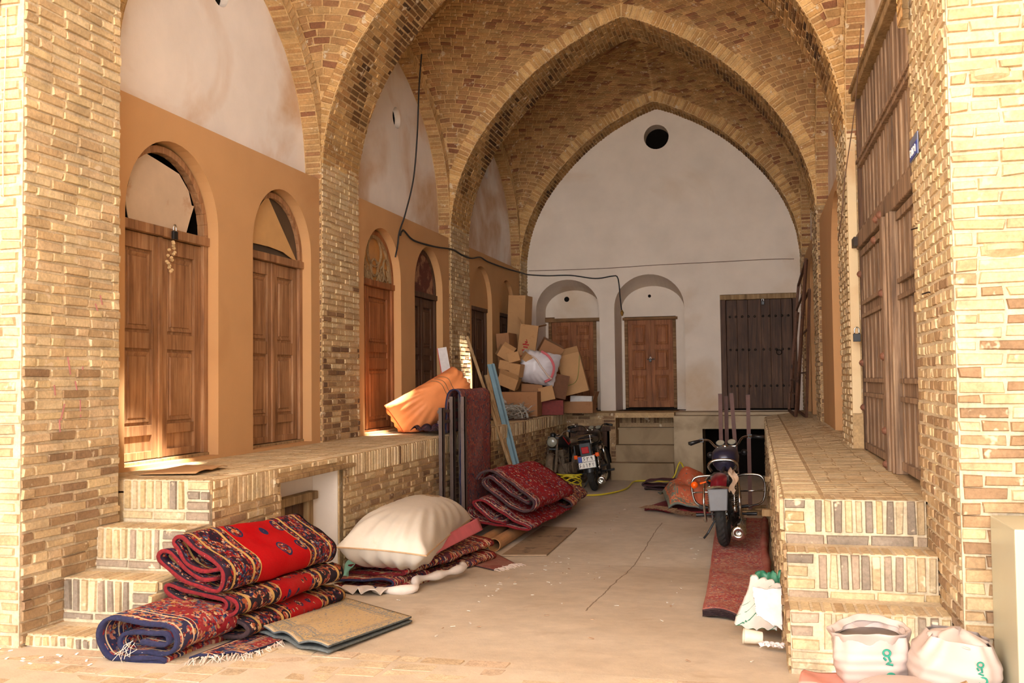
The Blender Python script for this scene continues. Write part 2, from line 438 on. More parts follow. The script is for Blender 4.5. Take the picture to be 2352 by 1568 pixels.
# vault webs between the ribs
for b, (y0, y1) in enumerate(BAYS):
    hw = (y1-y0)/2; yc = (y0+y1)/2; dz = BAY_DZ[b]
    WPOS, WNOR, WLEN = arch_curve(W_HALF, yc, hw, dz)
    W_EXT = ext_fn(WPOS, WNOR, WLEN, RW, y0, y1)
    tz0 = float(T_EXT(XL)); wz0 = float(W_EXT(y0)); B = float(T_EXT(XC))-tz0; A = float(W_EXT(yc))-wz0; Cc = 6.62-tz0
    def Sweb(x, y, W_EXT=W_EXT, tz0=tz0, wz0=wz0, A=A, B=B, Cc=Cc):
        x = np.asarray(x, float); y = np.asarray(y, float)
        t = (T_EXT(x)-tz0)/B; w = (W_EXT(y)-wz0)/A
        z = tz0+(wz0-tz0)*(1-t)+A*w+B*t-(A+B-Cc+0*(wz0-tz0))*w*t
        return np.stack([x, y, z], -1)
    oc = OCULI.get(b)
    sk = (lambda p, oc=oc: ((p[0]-oc[0])/.17)**2+((p[1]-oc[1])/.32)**2 < 1) if oc else None
    mb = MB(); mb.grid(Sweb, 110, 72, XL, XR, y0, y1, col=MOR_VAULT, flip=True, skip=sk)
    # rows run round each corner from wall arch to rib
    na = 60
    def arclen_half(fn, a0, a1):
        q = np.linspace(a0, a1, 200); z = fn(q); return np.concatenate([[0], np.cumsum(np.hypot(np.diff(q), np.diff(z)))]), q
    cols = []
    for sx in (0, 1):
        for sy in (0, 1):
            sA, qA = arclen_half(T_EXT, XL if sx == 0 else XR, XC)
            sB, qB = arclen_half(W_EXT, y0 if sy == 0 else y1, yc)
            la, lb = sA[-1], sB[-1]
            pitch = .070; rows = int((la**PP+lb**PP)**(1/PP)/pitch)
            def Sc(u, v, sA=sA, qA=qA, sB=sB, qB=qB, Sweb=Sweb, RAT=1.0):
                # v = row distance from the corner, u = position along the row in metres
                v = np.asarray(v, float); u = np.asarray(u, float)
                th = u; nn = (np.cos(th)**PP+np.sin(th)**PP)**(1/PP); a = v*np.cos(th)/nn; bb = v*np.sin(th)/nn
                return Sweb(np.interp(a, sA, qA), np.interp(bb, sB, qB))
            cells = []
            for r in range(1, rows):
                v = r*pitch
                tq = np.linspace(0, math.pi/2, 400); nq = (np.cos(tq)**PP+np.sin(tq)**PP)**(1/PP)
                ok = tq[(v*np.cos(tq)/nq <= la) & (v*np.sin(tq)/nq <= lb)]
                if len(ok) < 3: continue
                th0, th1 = float(ok[0]), float(ok[-1])
                if th1-th0 < .02: continue
                # local length of a row
                tt = np.linspace(th0, th1, 40); P = Sc(tt, np.full(40, v)); ds = np.linalg.norm(np.diff(P, axis=0), axis=1); cum = np.concatenate([[0], np.cumsum(ds)])
                s = -RNG.uniform(0, .17)
                while s < cum[-1]:
                    a0, a1 = max(s, 0)+.004, min(s+.165, cum[-1])-.004
                    if a1-a0 > .03:
                        cells.append((float(np.interp(a0, cum, tt)), float(np.interp(a1, cum, tt)), v-pitch/2+.007, v+pitch/2-.007))
                    s += .173
            cells = np.array(cells)
            if oc is not None:
                cen = Sc((cells[:, 0]+cells[:, 1])/2, (cells[:, 2]+cells[:, 3])/2)
                cells = cells[((cen[:, 0]-oc[0])/.24)**2+((cen[:, 1]-oc[1])/.38)**2 > 1]
            # build with explicit downward offset
            n = len(cells); qd = [(0, 2), (1, 2), (1, 3), (0, 3)]; base = []; top = []
            col = PAL_VAULT[RNG.integers(0, len(PAL_VAULT), n)]*(1+RNG.normal(0, .08, (n, 1)))
            cu = (cells[:, 0]+cells[:, 1])/2; cv = (cells[:, 2]+cells[:, 3])/2
            for iu, iv in qd:
                P = Sc(cells[:, iu], cells[:, iv]); Pc = Sc(cu, cv)
                P = P+RNG.normal(0, .0012, P.shape)
                e = 2e-3; n1 = np.cross(Sweb(Pc[:, 0]+e, Pc[:, 1])-Pc, Sweb(Pc[:, 0], Pc[:, 1]+e)-Pc); n1 /= np.linalg.norm(n1, axis=1, keepdims=True)
                base.append(P+n1*.01); top.append(P+(Pc-P)*.06-n1*(.009+RNG.uniform(0, .004, (n, 1))))
            V = np.stack(base+top, 1).reshape(-1, 3); F = []
            for k in range(n):
                F += [tuple(a+8*k for a in f) for f in ((4,5,6,7),(0,1,5,4),(1,2,6,5),(2,3,7,6),(3,0,4,7))]
            mb.add(V, F, np.repeat(col, 8, 0))
    if oc:
        mb.tube([(oc[0]+.20*math.cos(a), oc[1]+.35*math.sin(a), 6.64) for a in np.linspace(0, 2*math.pi, 24, endpoint=False)], .05, 6, PAL_RIB[0], closed=True)
    struct(mb, 'ceiling' if b == 0 else 'ceiling.%03d' % b, BRICK)
    # wall arches on both sides: soffit and ring
    for side, xf, xb in ((0, XL, XLUN), (1, XR, XR+.16)):
        mb = MB()
        Ss = lambda u, v, xf=xf, xb=xb, WPOS=WPOS: np.stack([xf+(xb-xf)*np.asarray(u)/abs(xb-xf), WPOS(v)[..., 0], WPOS(v)[..., 1]], -1)
        dpt = abs(xb-xf); fl = side == 0
        mb.grid(Ss, 1, 90, 0, dpt, 0, WLEN, col=MOR_VAULT*.85, flip=not fl)
        lay(mb, Ss, courses(0, WLEN, 0, dpt, rot=True, T=.042)[:, [2, 3, 0, 1]], PAL_VAULT, flip=not fl, h=.006)
        Sr = lambda u, v, xf=xf, WPOS=WPOS, WNOR=WNOR: (lambda p: np.stack([np.full_like(p[..., 0], xf), p[..., 0], p[..., 1]], -1))(WPOS(v)+WNOR(v)*np.asarray(u)[..., None])
        mb.grid(Sr, 1, 90, 0, RW, 0, WLEN, col=MOR_VAULT, flip=not fl)
        lay(mb, Sr, courses(0, WLEN, 0, RW, rot=True, T=.05)[:, [2, 3, 0, 1]], PAL_RIB, flip=not fl, h=.005)
        struct(mb, 'trim_%d' % (10+b*2+side), BRICK)

# ---------------------------------------------------------------- walls with openings
def holed(mb, outline, holes, to3, col=(1, 1, 1), flip=False):
    loops = [[Vector((x, y, 0)) for x, y in l] for l in [outline]+holes]
    tri = tessellate_polygon(loops); flat = [p for l in loops for p in l]
    V = np.array([to3(p.x, p.y) for p in flat])
    F = []
    for t in tri:
        a, b_, c = (flat[i] for i in t); ar = (b_-a).cross(c-a).z
        t = tuple(t) if (ar > 0) != flip else tuple(t)[::-1]
        F.append(t)
    mb.add(V, F, col)

def reveal(mb, hole, to3a, to3b, col=(1, 1, 1), closed=True):
    n = len(hole); V = np.array([to3a(*p) for p in hole]+[to3b(*p) for p in hole])
    F = [(i, (i+1) % n, (i+1) % n+n, i+n) for i in range(n if closed else n-1)]
    mb.add(V, F, col)

def arch_hole(a, b_, z0, zs, rise=None, n=22, cut=0.0):
    r = (b_-a)/2; c = (a+b_)/2; rise = r if rise is None else rise
    pts = [(a, z0), (b_, z0)]
    for k in range(n+1):
        t = math.pi*k/n; pts.append((c+r*math.cos(t), zs+rise*math.sin(t)))
    return pts

def disc(cx, cz, r, n=24, ry=None): return [(cx+r*math.cos(2*math.pi*k/n), cz+(ry or r)*math.sin(2*math.pi*k/n)) for k in range(n)]

DOORS_L = [(5.32, 6.42), (6.93, 7.97), (9.18, 10.24), (10.70, 11.74), (13.03, 14.13), (14.58, 15.55)]
mbO = MB(); mbP = MB(); mbD = MB()
for b, (y0, y1) in enumerate(BAYS):
    ya, yb_ = y0-.4, y1+.02
    ds = [d for d in DOORS_L if y0 < d[0] < y1]
    holes = [arch_hole(a, c, LZ+.02, 2.72) for a, c in ds]
    holed(mbO, [(ya, LZ-.1), (yb_, LZ-.1), (yb_, 3.47), (ya, 3.47)], holes, lambda u, v: (XO, u, v), flip=False)
    mbO.box((XLUN-.3, ya+.02, 3.44), (XO-.003, yb_-.02, 3.469))
    for h in holes: reveal(mbO, h, lambda u, v: (XO, u, v), lambda u, v: (XO-.16, u, v))
    yc = (y0+y1)/2; zc = 4.68 if b < 2 else 4.86
    hole = disc(yc, zc, .125)
    holed(mbP, [(y0-.3, 3.4), (y1+.3, 3.4), (y1+.3, 6.0), (y0-.3, 6.0)], [hole], lambda u, v: (XLUN, u, v))
    reveal(mbP, hole, lambda u, v: (XLUN, u, v), lambda u, v: (XLUN-.18, u, v))
    mbD.box((XLUN-.25, yc-.3, zc-.3), (XLUN-.07, yc+.3, zc+.3))  # dark block paints the shade inside the round vent
struct(mbO, 'wall_left', OCHRE)
struct(mbP, 'wall_left.001', PLASTER)
# rooms behind the left doors, their shade painted by the near-black colour
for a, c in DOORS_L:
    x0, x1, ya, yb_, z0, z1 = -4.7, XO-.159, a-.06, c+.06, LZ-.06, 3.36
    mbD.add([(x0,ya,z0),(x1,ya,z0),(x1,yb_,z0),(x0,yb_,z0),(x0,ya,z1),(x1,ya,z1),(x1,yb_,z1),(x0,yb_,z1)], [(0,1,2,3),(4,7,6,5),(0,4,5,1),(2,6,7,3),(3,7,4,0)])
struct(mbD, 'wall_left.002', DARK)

# piers of the left side
mb = MB()
for (y0, y1) in RIBS[1:]:
    mb.box((-4.5, y0, 0), (XL, y1, 4.3), MOR_TAN)
    h = 4.2-LZ
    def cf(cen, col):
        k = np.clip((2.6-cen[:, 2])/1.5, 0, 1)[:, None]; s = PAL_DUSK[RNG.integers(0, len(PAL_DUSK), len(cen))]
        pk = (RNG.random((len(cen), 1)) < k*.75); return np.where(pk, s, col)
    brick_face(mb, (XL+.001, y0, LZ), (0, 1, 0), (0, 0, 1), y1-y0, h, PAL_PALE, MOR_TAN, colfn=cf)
    brick_face(mb, (-4.02, y0-.001, 3.47), (1, 0, 0), (0, 0, 1), .16, .6, PAL_VAULT, MOR_TAN)
    brick_face(mb, (-3.90, y0-.001, LZ), (1, 0, 0), (0, 0, 1), .04, 2.4, PAL_DUSK, MOR_TAN)
struct(mb, 'wall_left.003', BRICK)

# near left pier: receding face and street face
PX, PY0, PY1 = -3.57, 4.08, 4.84
mb = MB()
mb.box((-8, PY0, 0), (PX, PY1, 3.9), MOR_PALE); mb.box((-8, PY0, 3.9), (-4.3, PY1, 7.3), MOR_PALE)
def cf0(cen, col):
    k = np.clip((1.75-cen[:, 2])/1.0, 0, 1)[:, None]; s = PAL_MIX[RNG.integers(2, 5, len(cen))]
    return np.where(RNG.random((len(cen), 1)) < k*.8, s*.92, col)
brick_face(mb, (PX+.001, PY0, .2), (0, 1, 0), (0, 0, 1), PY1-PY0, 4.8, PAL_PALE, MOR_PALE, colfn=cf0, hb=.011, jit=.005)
brick_face(mb, (-6.2, PY0-.001, .2), (1, 0, 0), (0, 0, 1), 6.2+PX, 5.2, PAL_PALE, MOR_PALE, hb=.011, jit=.005)
brick_face(mb, (-3.9, PY1+.001, 1.0), (1, 0, 0), (0, 0, 1), .33, 3, PAL_PALE, MOR_PALE, flip=True)
struct(mb, 'wall_left.004', BRICK)

# right side: piers, ochre bay, lunettes
mb = MB()
for k, (y0, y1) in enumerate(RIBS[1:]):
    mb.box((XR, y0, 0), (XR+1.0, y1, 4.3), MOR_TAN)
    brick_face(mb, (XR-.001, y0, 1.0), (0, 1, 0), (0, 0, 1), y1-y0, 3.2, PAL_PALE if k == 0 else PAL_MIX, MOR_TAN, flip=True, L=.11)
    brick_face(mb, (XR, y0-.001, 1.0 if k else 3.4), (1, 0, 0), (0, 0, 1), .16, 3.2 if k else .8, PAL_DUSK if k else PAL_PALE, MOR_TAN)
struct(mb, 'wall_right', BRICK)
mb = MB()
mb.box((XR+.002, RIBS[1][0]-.012, 1.3), (XR+.07, RIBS[1][0]-.001, 3.6))
struct(mb, 'wall_right.001', CREAMP)
mbO = MB(); mbD = MB(); mbP = MB()
NICHES_R = [(9.05, 10.35, 1.0, 2.72), (13.3, 14.4, 1.0, 2.72), (14.65, 15.6, 1.0, 2.72)]
for b, (y0, y1) in enumerate(BAYS[1:]):
    hs = [arch_hole(a, c, z0, zs) for a, c, z0, zs in NICHES_R if y0 < a < y1 or abs(a-y0) < .2]
    holed(mbO, [(y0-.05, .9), (y1+.02, .9), (y1+.02, 3.47), (y0-.05, 3.47)], hs, lambda u, v: (XR+.03, u, v), flip=True)
    mbO.box((XR+.034, y0-.04, 3.44), (XR+.3, y1, 3.469))
    for h in hs: reveal(mbO, h, lambda u, v: (XR+.03, u, v), lambda u, v: (XR+.15, u, v))
    for a, c, z0, zs in NICHES_R:
        if y0-.2 < a < y1: mbD.box((XR+.15, a-.1, z0-.1), (XR+.2, c+.1, 3.4))
for (y0, y1) in BAYS:
    holed(mbP, [(y0-.2, 3.4), (y1+.2, 3.4), (y1+.2, 6), (y0-.2, 6)], [[(5.25, 4.52), (7.5, 4.52), (7.6, 5.85), (5.25, 5.85)]] if y0 < 6 else [], lambda u, v: (XR+.14, u, v), flip=True)
struct(mbO, 'wall_right.002', OCHRE); struct(mbD, 'wall_right.003', OCHRE); struct(mbP, 'wall_right.004', PLASTER)
# wall that holds the big gate, plus an unseen high slab added to block the sun
mb = MB()
mb.box((XR+.16, 5.0, 3.75), (XR+.4, 8.2, 3.9)); mb.box((XR+.42, 5.0, .9), (XR+.6, 8.2, 4.3)); mb.box((XR+.2, 4.4, 5.95), (3.2, 9.6, 6.1))
struct(mb, 'wall_right.005', CREAMP)
# near right pier
QX, QY0, QY1 = .80, 4.30, 5.27
mb = MB(); mb.box((QX, QY0, 0), (5, QY1, 7.3), MOR_PALE)
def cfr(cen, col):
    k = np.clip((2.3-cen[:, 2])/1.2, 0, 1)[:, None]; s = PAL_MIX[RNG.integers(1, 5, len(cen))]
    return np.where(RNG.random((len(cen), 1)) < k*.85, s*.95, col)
brick_face(mb, (QX-.001, QY0, .2), (0, 1, 0), (0, 0, 1), QY1-QY0, 4.8, PAL_PALE, MOR_PALE, flip=True, L=.10, colfn=cfr, hb=.008)
brick_face(mb, (QX, QY0-.001, .2), (1, 0, 0), (0, 0, 1), 2.6, 4.8, PAL_PALE, MOR_PALE, colfn=cfr, hb=.013, jit=.006)
struct(mb, 'wall_right.006', BRICK)

# back wall with two arched niches, round vent and door opening
mb = MB(); mbD = MB()
NB = [(-3.70, -2.59, 1.05, 2.80, .52), (-2.33, -1.15, 1.05, 2.80, .56)]
holes = [arch_hole(a, c, z0, zs, r) for a, c, z0, zs, r in NB]
vent = disc(-1.565, 5.70, .21, 28); dd = [(-.56, 1.05), (.66, 1.05), (.66, 2.97), (-.56, 2.97)]
holed(mb, [(XL-.2, .9), (XR+.4, .9), (XR+.4, 6.6), (XL-.2, 6.6)], holes+[vent, dd], lambda u, v: (u, YB, v))
ND = .60
def inn(u, v):
    c = -3.145 if u < -2.45 else -1.74
    return (c+(u-c)*.93, YB+ND, v if v < 2.8 else 2.8+(v-2.8)*.74)
for h in holes: reveal(mb, h, lambda u, v: (u, YB, v), inn)
reveal(mb, vent, lambda u, v: (u, YB, v), lambda u, v: (u, YB+.3, v))
reveal(mb, dd, lambda u, v: (u, YB, v), lambda u, v: (u, YB+.12, v))
mbD.box((-1.9, YB+.3, 5.3), (-1.2, YB+.35, 6.1)); mbD.box((-.7, YB+.12, .9), (.8, YB+.2, 3.1))  # dark sheets paint the shade behind the vent and the door
fl2 = MB()
# niche backs with door openings and small round vents
for (a, c, z0, zs, r), (da, dc), (vx, vz, vr) in zip(NB, [(-3.61, -2.74), (-2.24, -1.34)], [(-3.27, 3.03, .047), (-1.79, 3.04, .028)]):
    vh = disc(vx, vz, vr, 16); dh = [(da, 1.05), (dc, 1.05), (dc, 2.68), (da, 2.68)]
    holed(mb, [(a-.1, 1.0), (c+.1, 1.0), (c+.1, 3.5), (a-.1, 3.5)], [dh, vh], lambda u, v: (u, YB+ND, v))
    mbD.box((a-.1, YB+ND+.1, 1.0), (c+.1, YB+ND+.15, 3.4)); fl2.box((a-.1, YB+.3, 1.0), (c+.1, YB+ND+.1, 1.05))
struct(fl2, 'floor_niches', MORTARP); struct(mb, 'wall_back', PLASTER_W); struct(mbD, 'wall_back.001', DARK)

# ---------------------------------------------------------------- floor, ledges and steps
mb = MB()
ys = [3.4, 4.25, 5.6, 7.0, 8.3, 10, 12, 14, 17]
mb.add([(x, y, float(floor_z(y))) for y in ys for x in (-3.6, .3)], [(2*i, 2*i+1, 2*i+3, 2*i+2) for i in range(len(ys)-1)])
struct(mb, 'floor', CONCRETE)
mb = MB()
mb.add([(-14, -8, .294), (12, -8, .294), (12, 4.3, .294), (-14, 4.3, .294)], [(0, 1, 2, 3)], MOR_PALE*.95)
Sg = lambda u, v: np.stack([np.asarray(u), np.asarray(v), np.full_like(np.asarray(u, float), .296)], -1)
cs = courses(-4.4, 1.6, 3.3, 4.36, L=.2, T=.1, m=.012)
cen = (cs[:, 0]+cs[:, 1])/2; cvn = (cs[:, 2]+cs[:, 3])/2
cs = cs[cvn < 4.36-.12*np.clip(cen+1.6, 0, 3)]
lay(mb, Sg, cs, PAL_PAVE, h=.004, jit=.008)
struct(mb, 'floor_street', BRICK)

def ledge_front(mb, x, ya, yb_, top, bot, flip, pal, holes=()):
    """upright soldier course on top, running courses below, skipping the openings"""
    m = (lambda u, v: not any(a-ya < u < b_-ya and v < zt-bot for a, b_, zt in holes)) if holes else None
    brick_face(mb, (x, ya, bot), (0, 1, 0), (0, 0, 1), yb_-ya, top-bot, pal, MOR_TAN, bands=[(top-bot-.165, top-bot, 'stand'), (0, top-bot-.165, 'run')], flip=flip, mask=m)

# left ledge
mb = MB()
HL = (5.70, 6.68, .97)
mb.box((-4.7, 4.9, .97), (LX-.004, YB+.4, LZ-.004), MOR_TAN)
mb.box((-4.2, 4.9, 0), (LX-.03, HL[0]-.0, .98), MOR_TAN); mb.box((-4.7, HL[1], 0), (LX-.03, YB, .98), MOR_TAN)
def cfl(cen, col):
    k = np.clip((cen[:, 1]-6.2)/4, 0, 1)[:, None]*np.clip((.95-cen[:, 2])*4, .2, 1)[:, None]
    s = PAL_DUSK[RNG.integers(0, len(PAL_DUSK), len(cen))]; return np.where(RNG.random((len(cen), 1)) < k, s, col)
m_ = lambda u, v: not (HL[0]-4.99 < u < HL[1]-4.82 and v < HL[2])
S = plane((LX, 4.9, 0), (0, 1, 0), (0, 0, 1))
mb.grid(S, 260, 24, 0, 10.5, 0, LZ-.001, col=MOR_TAN, skip=lambda p: HL[0] < p[1] < HL[1] and p[2] < HL[2])
c1 = courses(.16, 10.5, LZ-.17, LZ, rot=True, T=.044); c1 = c1[[not (HL[0]-4.95 < (a+b_)/2 < HL[1]-4.85) for a, b_, _, _ in c1]]
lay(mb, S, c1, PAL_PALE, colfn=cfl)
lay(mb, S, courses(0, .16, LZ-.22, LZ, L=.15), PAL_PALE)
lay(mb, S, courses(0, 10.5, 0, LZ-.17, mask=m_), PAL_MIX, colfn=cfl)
for q0, q1 in ((HL[0]-5.0, HL[0]-4.9), (HL[1]-4.9, HL[1]-4.8)): lay(mb, S, courses(q0, q1, 0, LZ-.05, L=.1), PAL_MIX, h=.012)
lay(mb, S, courses(HL[0]-4.92, HL[1]-4.88, LZ-.045, LZ, L=.15), PAL_PALE, h=.012)
# brick paving on top
S = plane((-3.9, 4.9, LZ-.004), (1, 0, 0), (0, 1, 0))
lay(mb, S, courses(.02, .75, 0, 10.6, L=.19, T=.09, m=.005), PAL_PALE[:3]*.98, h=.0012, jit=.001)
lay(mb, S, courses(0, 10.6, .76, .9, rot=True, T=.05, m=.006)[:, [2, 3, 0, 1]], PAL_PALE, h=.0022, jit=.0015)
def step(mb, xa, xb, y, z, h, ytop, pal=PAL_STEP, mor=MOR_PALE, quoin=1, q=.15):
    """one brick step: tread of bricks on edge, riser of soldiers over one flat course"""
    mb.box((xa+.004, y+.002, 0), (xb-.006-.005*z, ytop+.001*z, z-.002), mor)
    S = plane((xa, y, z-h), (1, 0, 0), (0, 0, 1)); w = xb-xa
    qa, qb = (w-q, w) if quoin > 0 else (0, q)
    hs = min(.172, h)
    a, b_ = (0, w-q) if quoin > 0 else (q, w)
    lay(mb, S, courses(a+.01, b_-.01, h-hs, h, rot=True, T=.036, m=.012), pal, h=.011, jit=.004)
    lay(mb, S, courses(qa, qb, h-hs, h, T=.04, L=.2), pal, h=.012)
    if h-hs > .03: lay(mb, S, courses(0, w, 0, h-hs, L=.2, T=.045), pal, h=.010)
    S = plane((xa, y, z), (1, 0, 0), (0, 1, 0))
    lay(mb, S, courses(0, w, 0, min(.19, ytop-y), rot=True, T=.04, m=.008), PAL_PALE*.95, h=.0018, jit=.0015)
    return mb
struct(mb, 'floor_left_ledge', BRICK)

mb = MB()
step(mb, PX, LX, 4.885, LZ, .23, 5.0)
step(mb, PX, LX, 4.65, .81, .22, 4.95)
step(mb, PX, LX, 4.39, .585, .215, 4.95)
step(mb, PX-.1, LX+.02, 4.12, .36, .06, 4.6)
# stepped side face towards the hall
S = plane((LX-.003, 4.12, .0), (0, 1, 0), (0, 0, 1))
lay(mb, S, courses(0, .80, .05, .8, mask=lambda u, v: v < .36 or (v < .585 and u > .27) or (v < .81 and u > .53)), PAL_MIX)
struct(mb, 'floor_left_steps', BRICK)
mb = MB(); mb.box((-4.1, HL[0]-.01, .01), (LX-.04, HL[0]+.012, .96)); 
# plastered recess of the low opening
mb.box((-4.3, HL[1]-.012, .01), (LX-.04, HL[1]+.01, .96)); mb.box((-4.3, HL[0], .945), (LX-.04, HL[1], .966))
mb.box((-3.30, HL[0], 0), (-3.24, HL[1], .95))
struct(mb, 'wall_left.005', PLASTER_W)

# right ledge: top rises slightly to the wall
def rl_top(x, y): 
    t = np.clip((x-RX)/(XR-RX), 0, 1); s = np.clip((y-5.1)/6, 0, 1); return .985+t*s*.07+.0*y
mb = MB()
Srt = lambda u, v: np.stack([np.asarray(u), np.asarray(v), rl_top(np.asarray(u), np.asarray(v))], -1)
mb.grid(Srt, 6, 30, RX, 1.3, 5.08, YB+.3, col=PAL_PALE[3]*.93)
for yy in range(0): pass
lay(mb, Srt, courses(RX+.2, XR+.06, 5.2, 16.2, L=.19, T=.09, m=.005), PAL_PALE[:3]*.96, h=.0012, jit=.001)
lay(mb, Srt, courses(5.2, 16.2, RX, RX+.19, rot=True, T=.045, m=.008)[:, [2, 3, 0, 1]], PAL_PALE, h=.0022, jit=.0015)
mb.box((RX+.01, 5.1, 0), (1.2, YB, .96), MOR_TAN)
S = plane((RX-.001, 5.08, .0), (0, 1, 0), (0, 0, 1))
mb.grid(S, 1, 1, 0, 11, 0, .985, col=MOR_TAN, flip=True)
lay(mb, S, courses(0, 10.3, 0, .985-.165), PAL_MIX, flip=True, h=.014)
lay(mb, S, courses(0, 10.3, .985-.165, .985, rot=True, T=.044), PAL_PALE, flip=True, h=.014)
struct(mb, 'floor_right_ledge', BRICK)
mb = MB()
step(mb, RX, QX, 5.08, .985, .235, 5.3, pal=PAL_STEP, quoin=-1, q=.13)
step(mb, RX, QX, 4.80, .765, .225, 5.2, pal=PAL_STEP, quoin=-1, q=.13)
step(mb, RX, QX, 4.50, .56, .26, 5.0, pal=PAL_STEP, quoin=-1, q=.13)
S = plane((RX-.001, 4.5, .0), (0, 1, 0), (0, 0, 1))
lay(mb, S, courses(0, .62, .2, .78, mask=lambda u, v: v < .55 or u > .3), PAL_MIX, flip=True)
struct(mb, 'floor_right_steps', BRICK)

# back ledge, concrete stairs and the rendered block with the dark cellar opening
mb = MB()
CO = (-2.97, -2.30, .84)
S = plane((LX, 15.40, 0), (1, 0, 0), (0, 0, 1))
mb.grid(S, 24, 24, 0, .80, 0, LZ, col=MOR_DUSK, skip=lambda p: CO[0] < p[0] < CO[1] and p[2] < CO[2])
lay(mb, S, courses(0, .80, .84, LZ), PAL_DUSK)
lay(mb, S, courses(.72, .80, 0, .84), PAL_DUSK)
mb.box((LX, 15.404, .97), (-1.27, YB+.4, LZ), MOR_TAN); mb.box((-2.28, 15.41, 0), (-2.2, 16.4, .98), MOR_DUSK)
S = plane((-2.2, 15.88, .84), (1, 0, 0), (0, 0, 1)); mb.grid(S, 1, 1, 0, .93, 0, .2, col=MOR_DUSK)
lay(mb, S, courses(0, .93, .02, .2, rot=True, T=.036), PAL_DUSK)
mb.box((-2.2, 15.884, 0), (-1.27, YB, 1.0), MOR_DUSK)
struct(mb, 'floor_back_ledge', BRICK)
mb = MB()
for k, (y, z) in enumerate([(15.15, .27), (15.40, .535), (15.64, .80)]):
    mb.box((-2.25+.03*k, y+.02, 0), (-1.27, 16.0, z-.03)); mb.box((-2.28+.03*k, y, z-.03), (-1.27, 16.0, z))
struct(mb, 'floor_back_stairs', mat_plaster('dusty_brown_cement', (160, 138, 108), (120, 100, 76), .5, 1.6))
mb = MB()
BX0, BX1, BO = -1.27, RX+.02, (-.83, .12, .80)
holed(mb, [(BX0, 0), (BX1, 0), (BX1, 1.0), (BX0, 1.0)], [[(BO[0], .001), (BO[1], .001), (BO[1], BO[2]), (BO[0], BO[2])]], lambda u, v: (u, 15.30, v))
mb.box((BX0, 15.302, .84), (RX+.1, YB+.2, 1.0)); mb.box((BX0, 15.31, 0), (BX0+.2, 16.3, .98))
mb.box((BO[0]-.02, 15.32, 0), (BO[0], 16.3, .9))
mb.box((BX0, 15.7, 1.0), (RX+.6, YB+.2, 1.045))
struct(mb, 'wall_back.002', GRIMY)
mb = MB(); mb.box((-3.1, 16.2, 0), (-2.2, 16.3, .97)); mb.box((-.9, 16.2, 0), (.12, 16.3, .9)); mb.box((-2.99, 15.42, .0), (-2.95, 16.2, .9))  # near-black sheets paint the shade inside the two low openings
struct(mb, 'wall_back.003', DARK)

# unseen flat roof added over the street to block sun, its hole shaped for a sun patch
mb = MB()
hx, hy, hr, hry = -1.53, 3.02, .20, .34
CY = -4.0
holed(mb, [(-8, CY), (9, CY), (9, 4.4), (-8, 4.4)], [disc(hx, hy, hr, 24, hry)], lambda u, v: (u, v, 7.0), flip=True)
holed(mb, [(-8, CY), (9, CY), (9, 4.4), (-8, 4.4)], [disc(hx, hy, hr, 24, hry)], lambda u, v: (u, v, 7.25))
reveal(mb, disc(hx, hy, hr, 24, hry), lambda u, v: (u, v, 7.0), lambda u, v: (u, v, 7.25))
struct(mb, 'added_shade_roof', PLASTER)
mb = MB()  # unseen side walls added to cut the light on the front pier faces
for xs, fl in ((-6.2, False), (3.3, True)):
    brick_face(mb, (xs, -4.0, .2), (0, 1, 0), (0, 0, 1), 8.3, 6.8, PAL_PALE, MOR_PALE, flip=fl)
struct(mb, 'added_side_wall', BRICK)
# wall above the entrance arch, closing the vault towards the street
mb = MB()
q = np.linspace(0, TLEN, 60); P = TPOS(q)+TNOR(q)*RT
holed(mb, [(-8, 3.5)]+[(-4.2, 3.5)]+[(float(a), float(z)) for a, z in P]+[(1.2, 3.5), (5, 3.5), (5, 7.2), (-8, 7.2)], [], lambda u, v: (u, 4.36, v))
struct(mb, 'wall_front', BRICK)

# ---------------------------------------------------------------- doors
METAL = mat_plain('dark_iron', (58, 48, 42), .55, .7, var=.3, scale=40, c2=(110, 66, 42), c2at=.6)
STEEL = mat_plain('bright_chrome', (205, 205, 200), .18, 1.0, var=.1)
BRASS = mat_plain('worn_brass', (190, 150, 80), .35, .9, var=.2)
BLACKM = mat_plain('black_paint', (22, 21, 22), .4, 0, var=.3)
PAPER = mat_plain('dusty_paper', (214, 200, 184), .9, 0, var=.12, scale=8)
BOARD = mat_plain('dusty_fanlight_board', (196, 172, 146), .85, 0, var=.12, scale=5, c2=(176, 140, 108), c2at=.6, c2scale=3)
TANB = mat_plain('ochre_board', (200, 156, 100), .85, 0, var=.12, scale=5)
GLASSD = mat_plain('dusty_dark_glass', (74, 60, 48), .35, 0, var=.4, scale=5)
AMBER = mat_plain('dusty_amber_pane', (196, 138, 72), .4, 0, var=.25, scale=6)
MAROON = mat_plain('flaking_maroon_paint', (92, 38, 26), .7, 0, var=.3, scale=9, c2=(160, 116, 88), c2at=.5, c2scale=5)

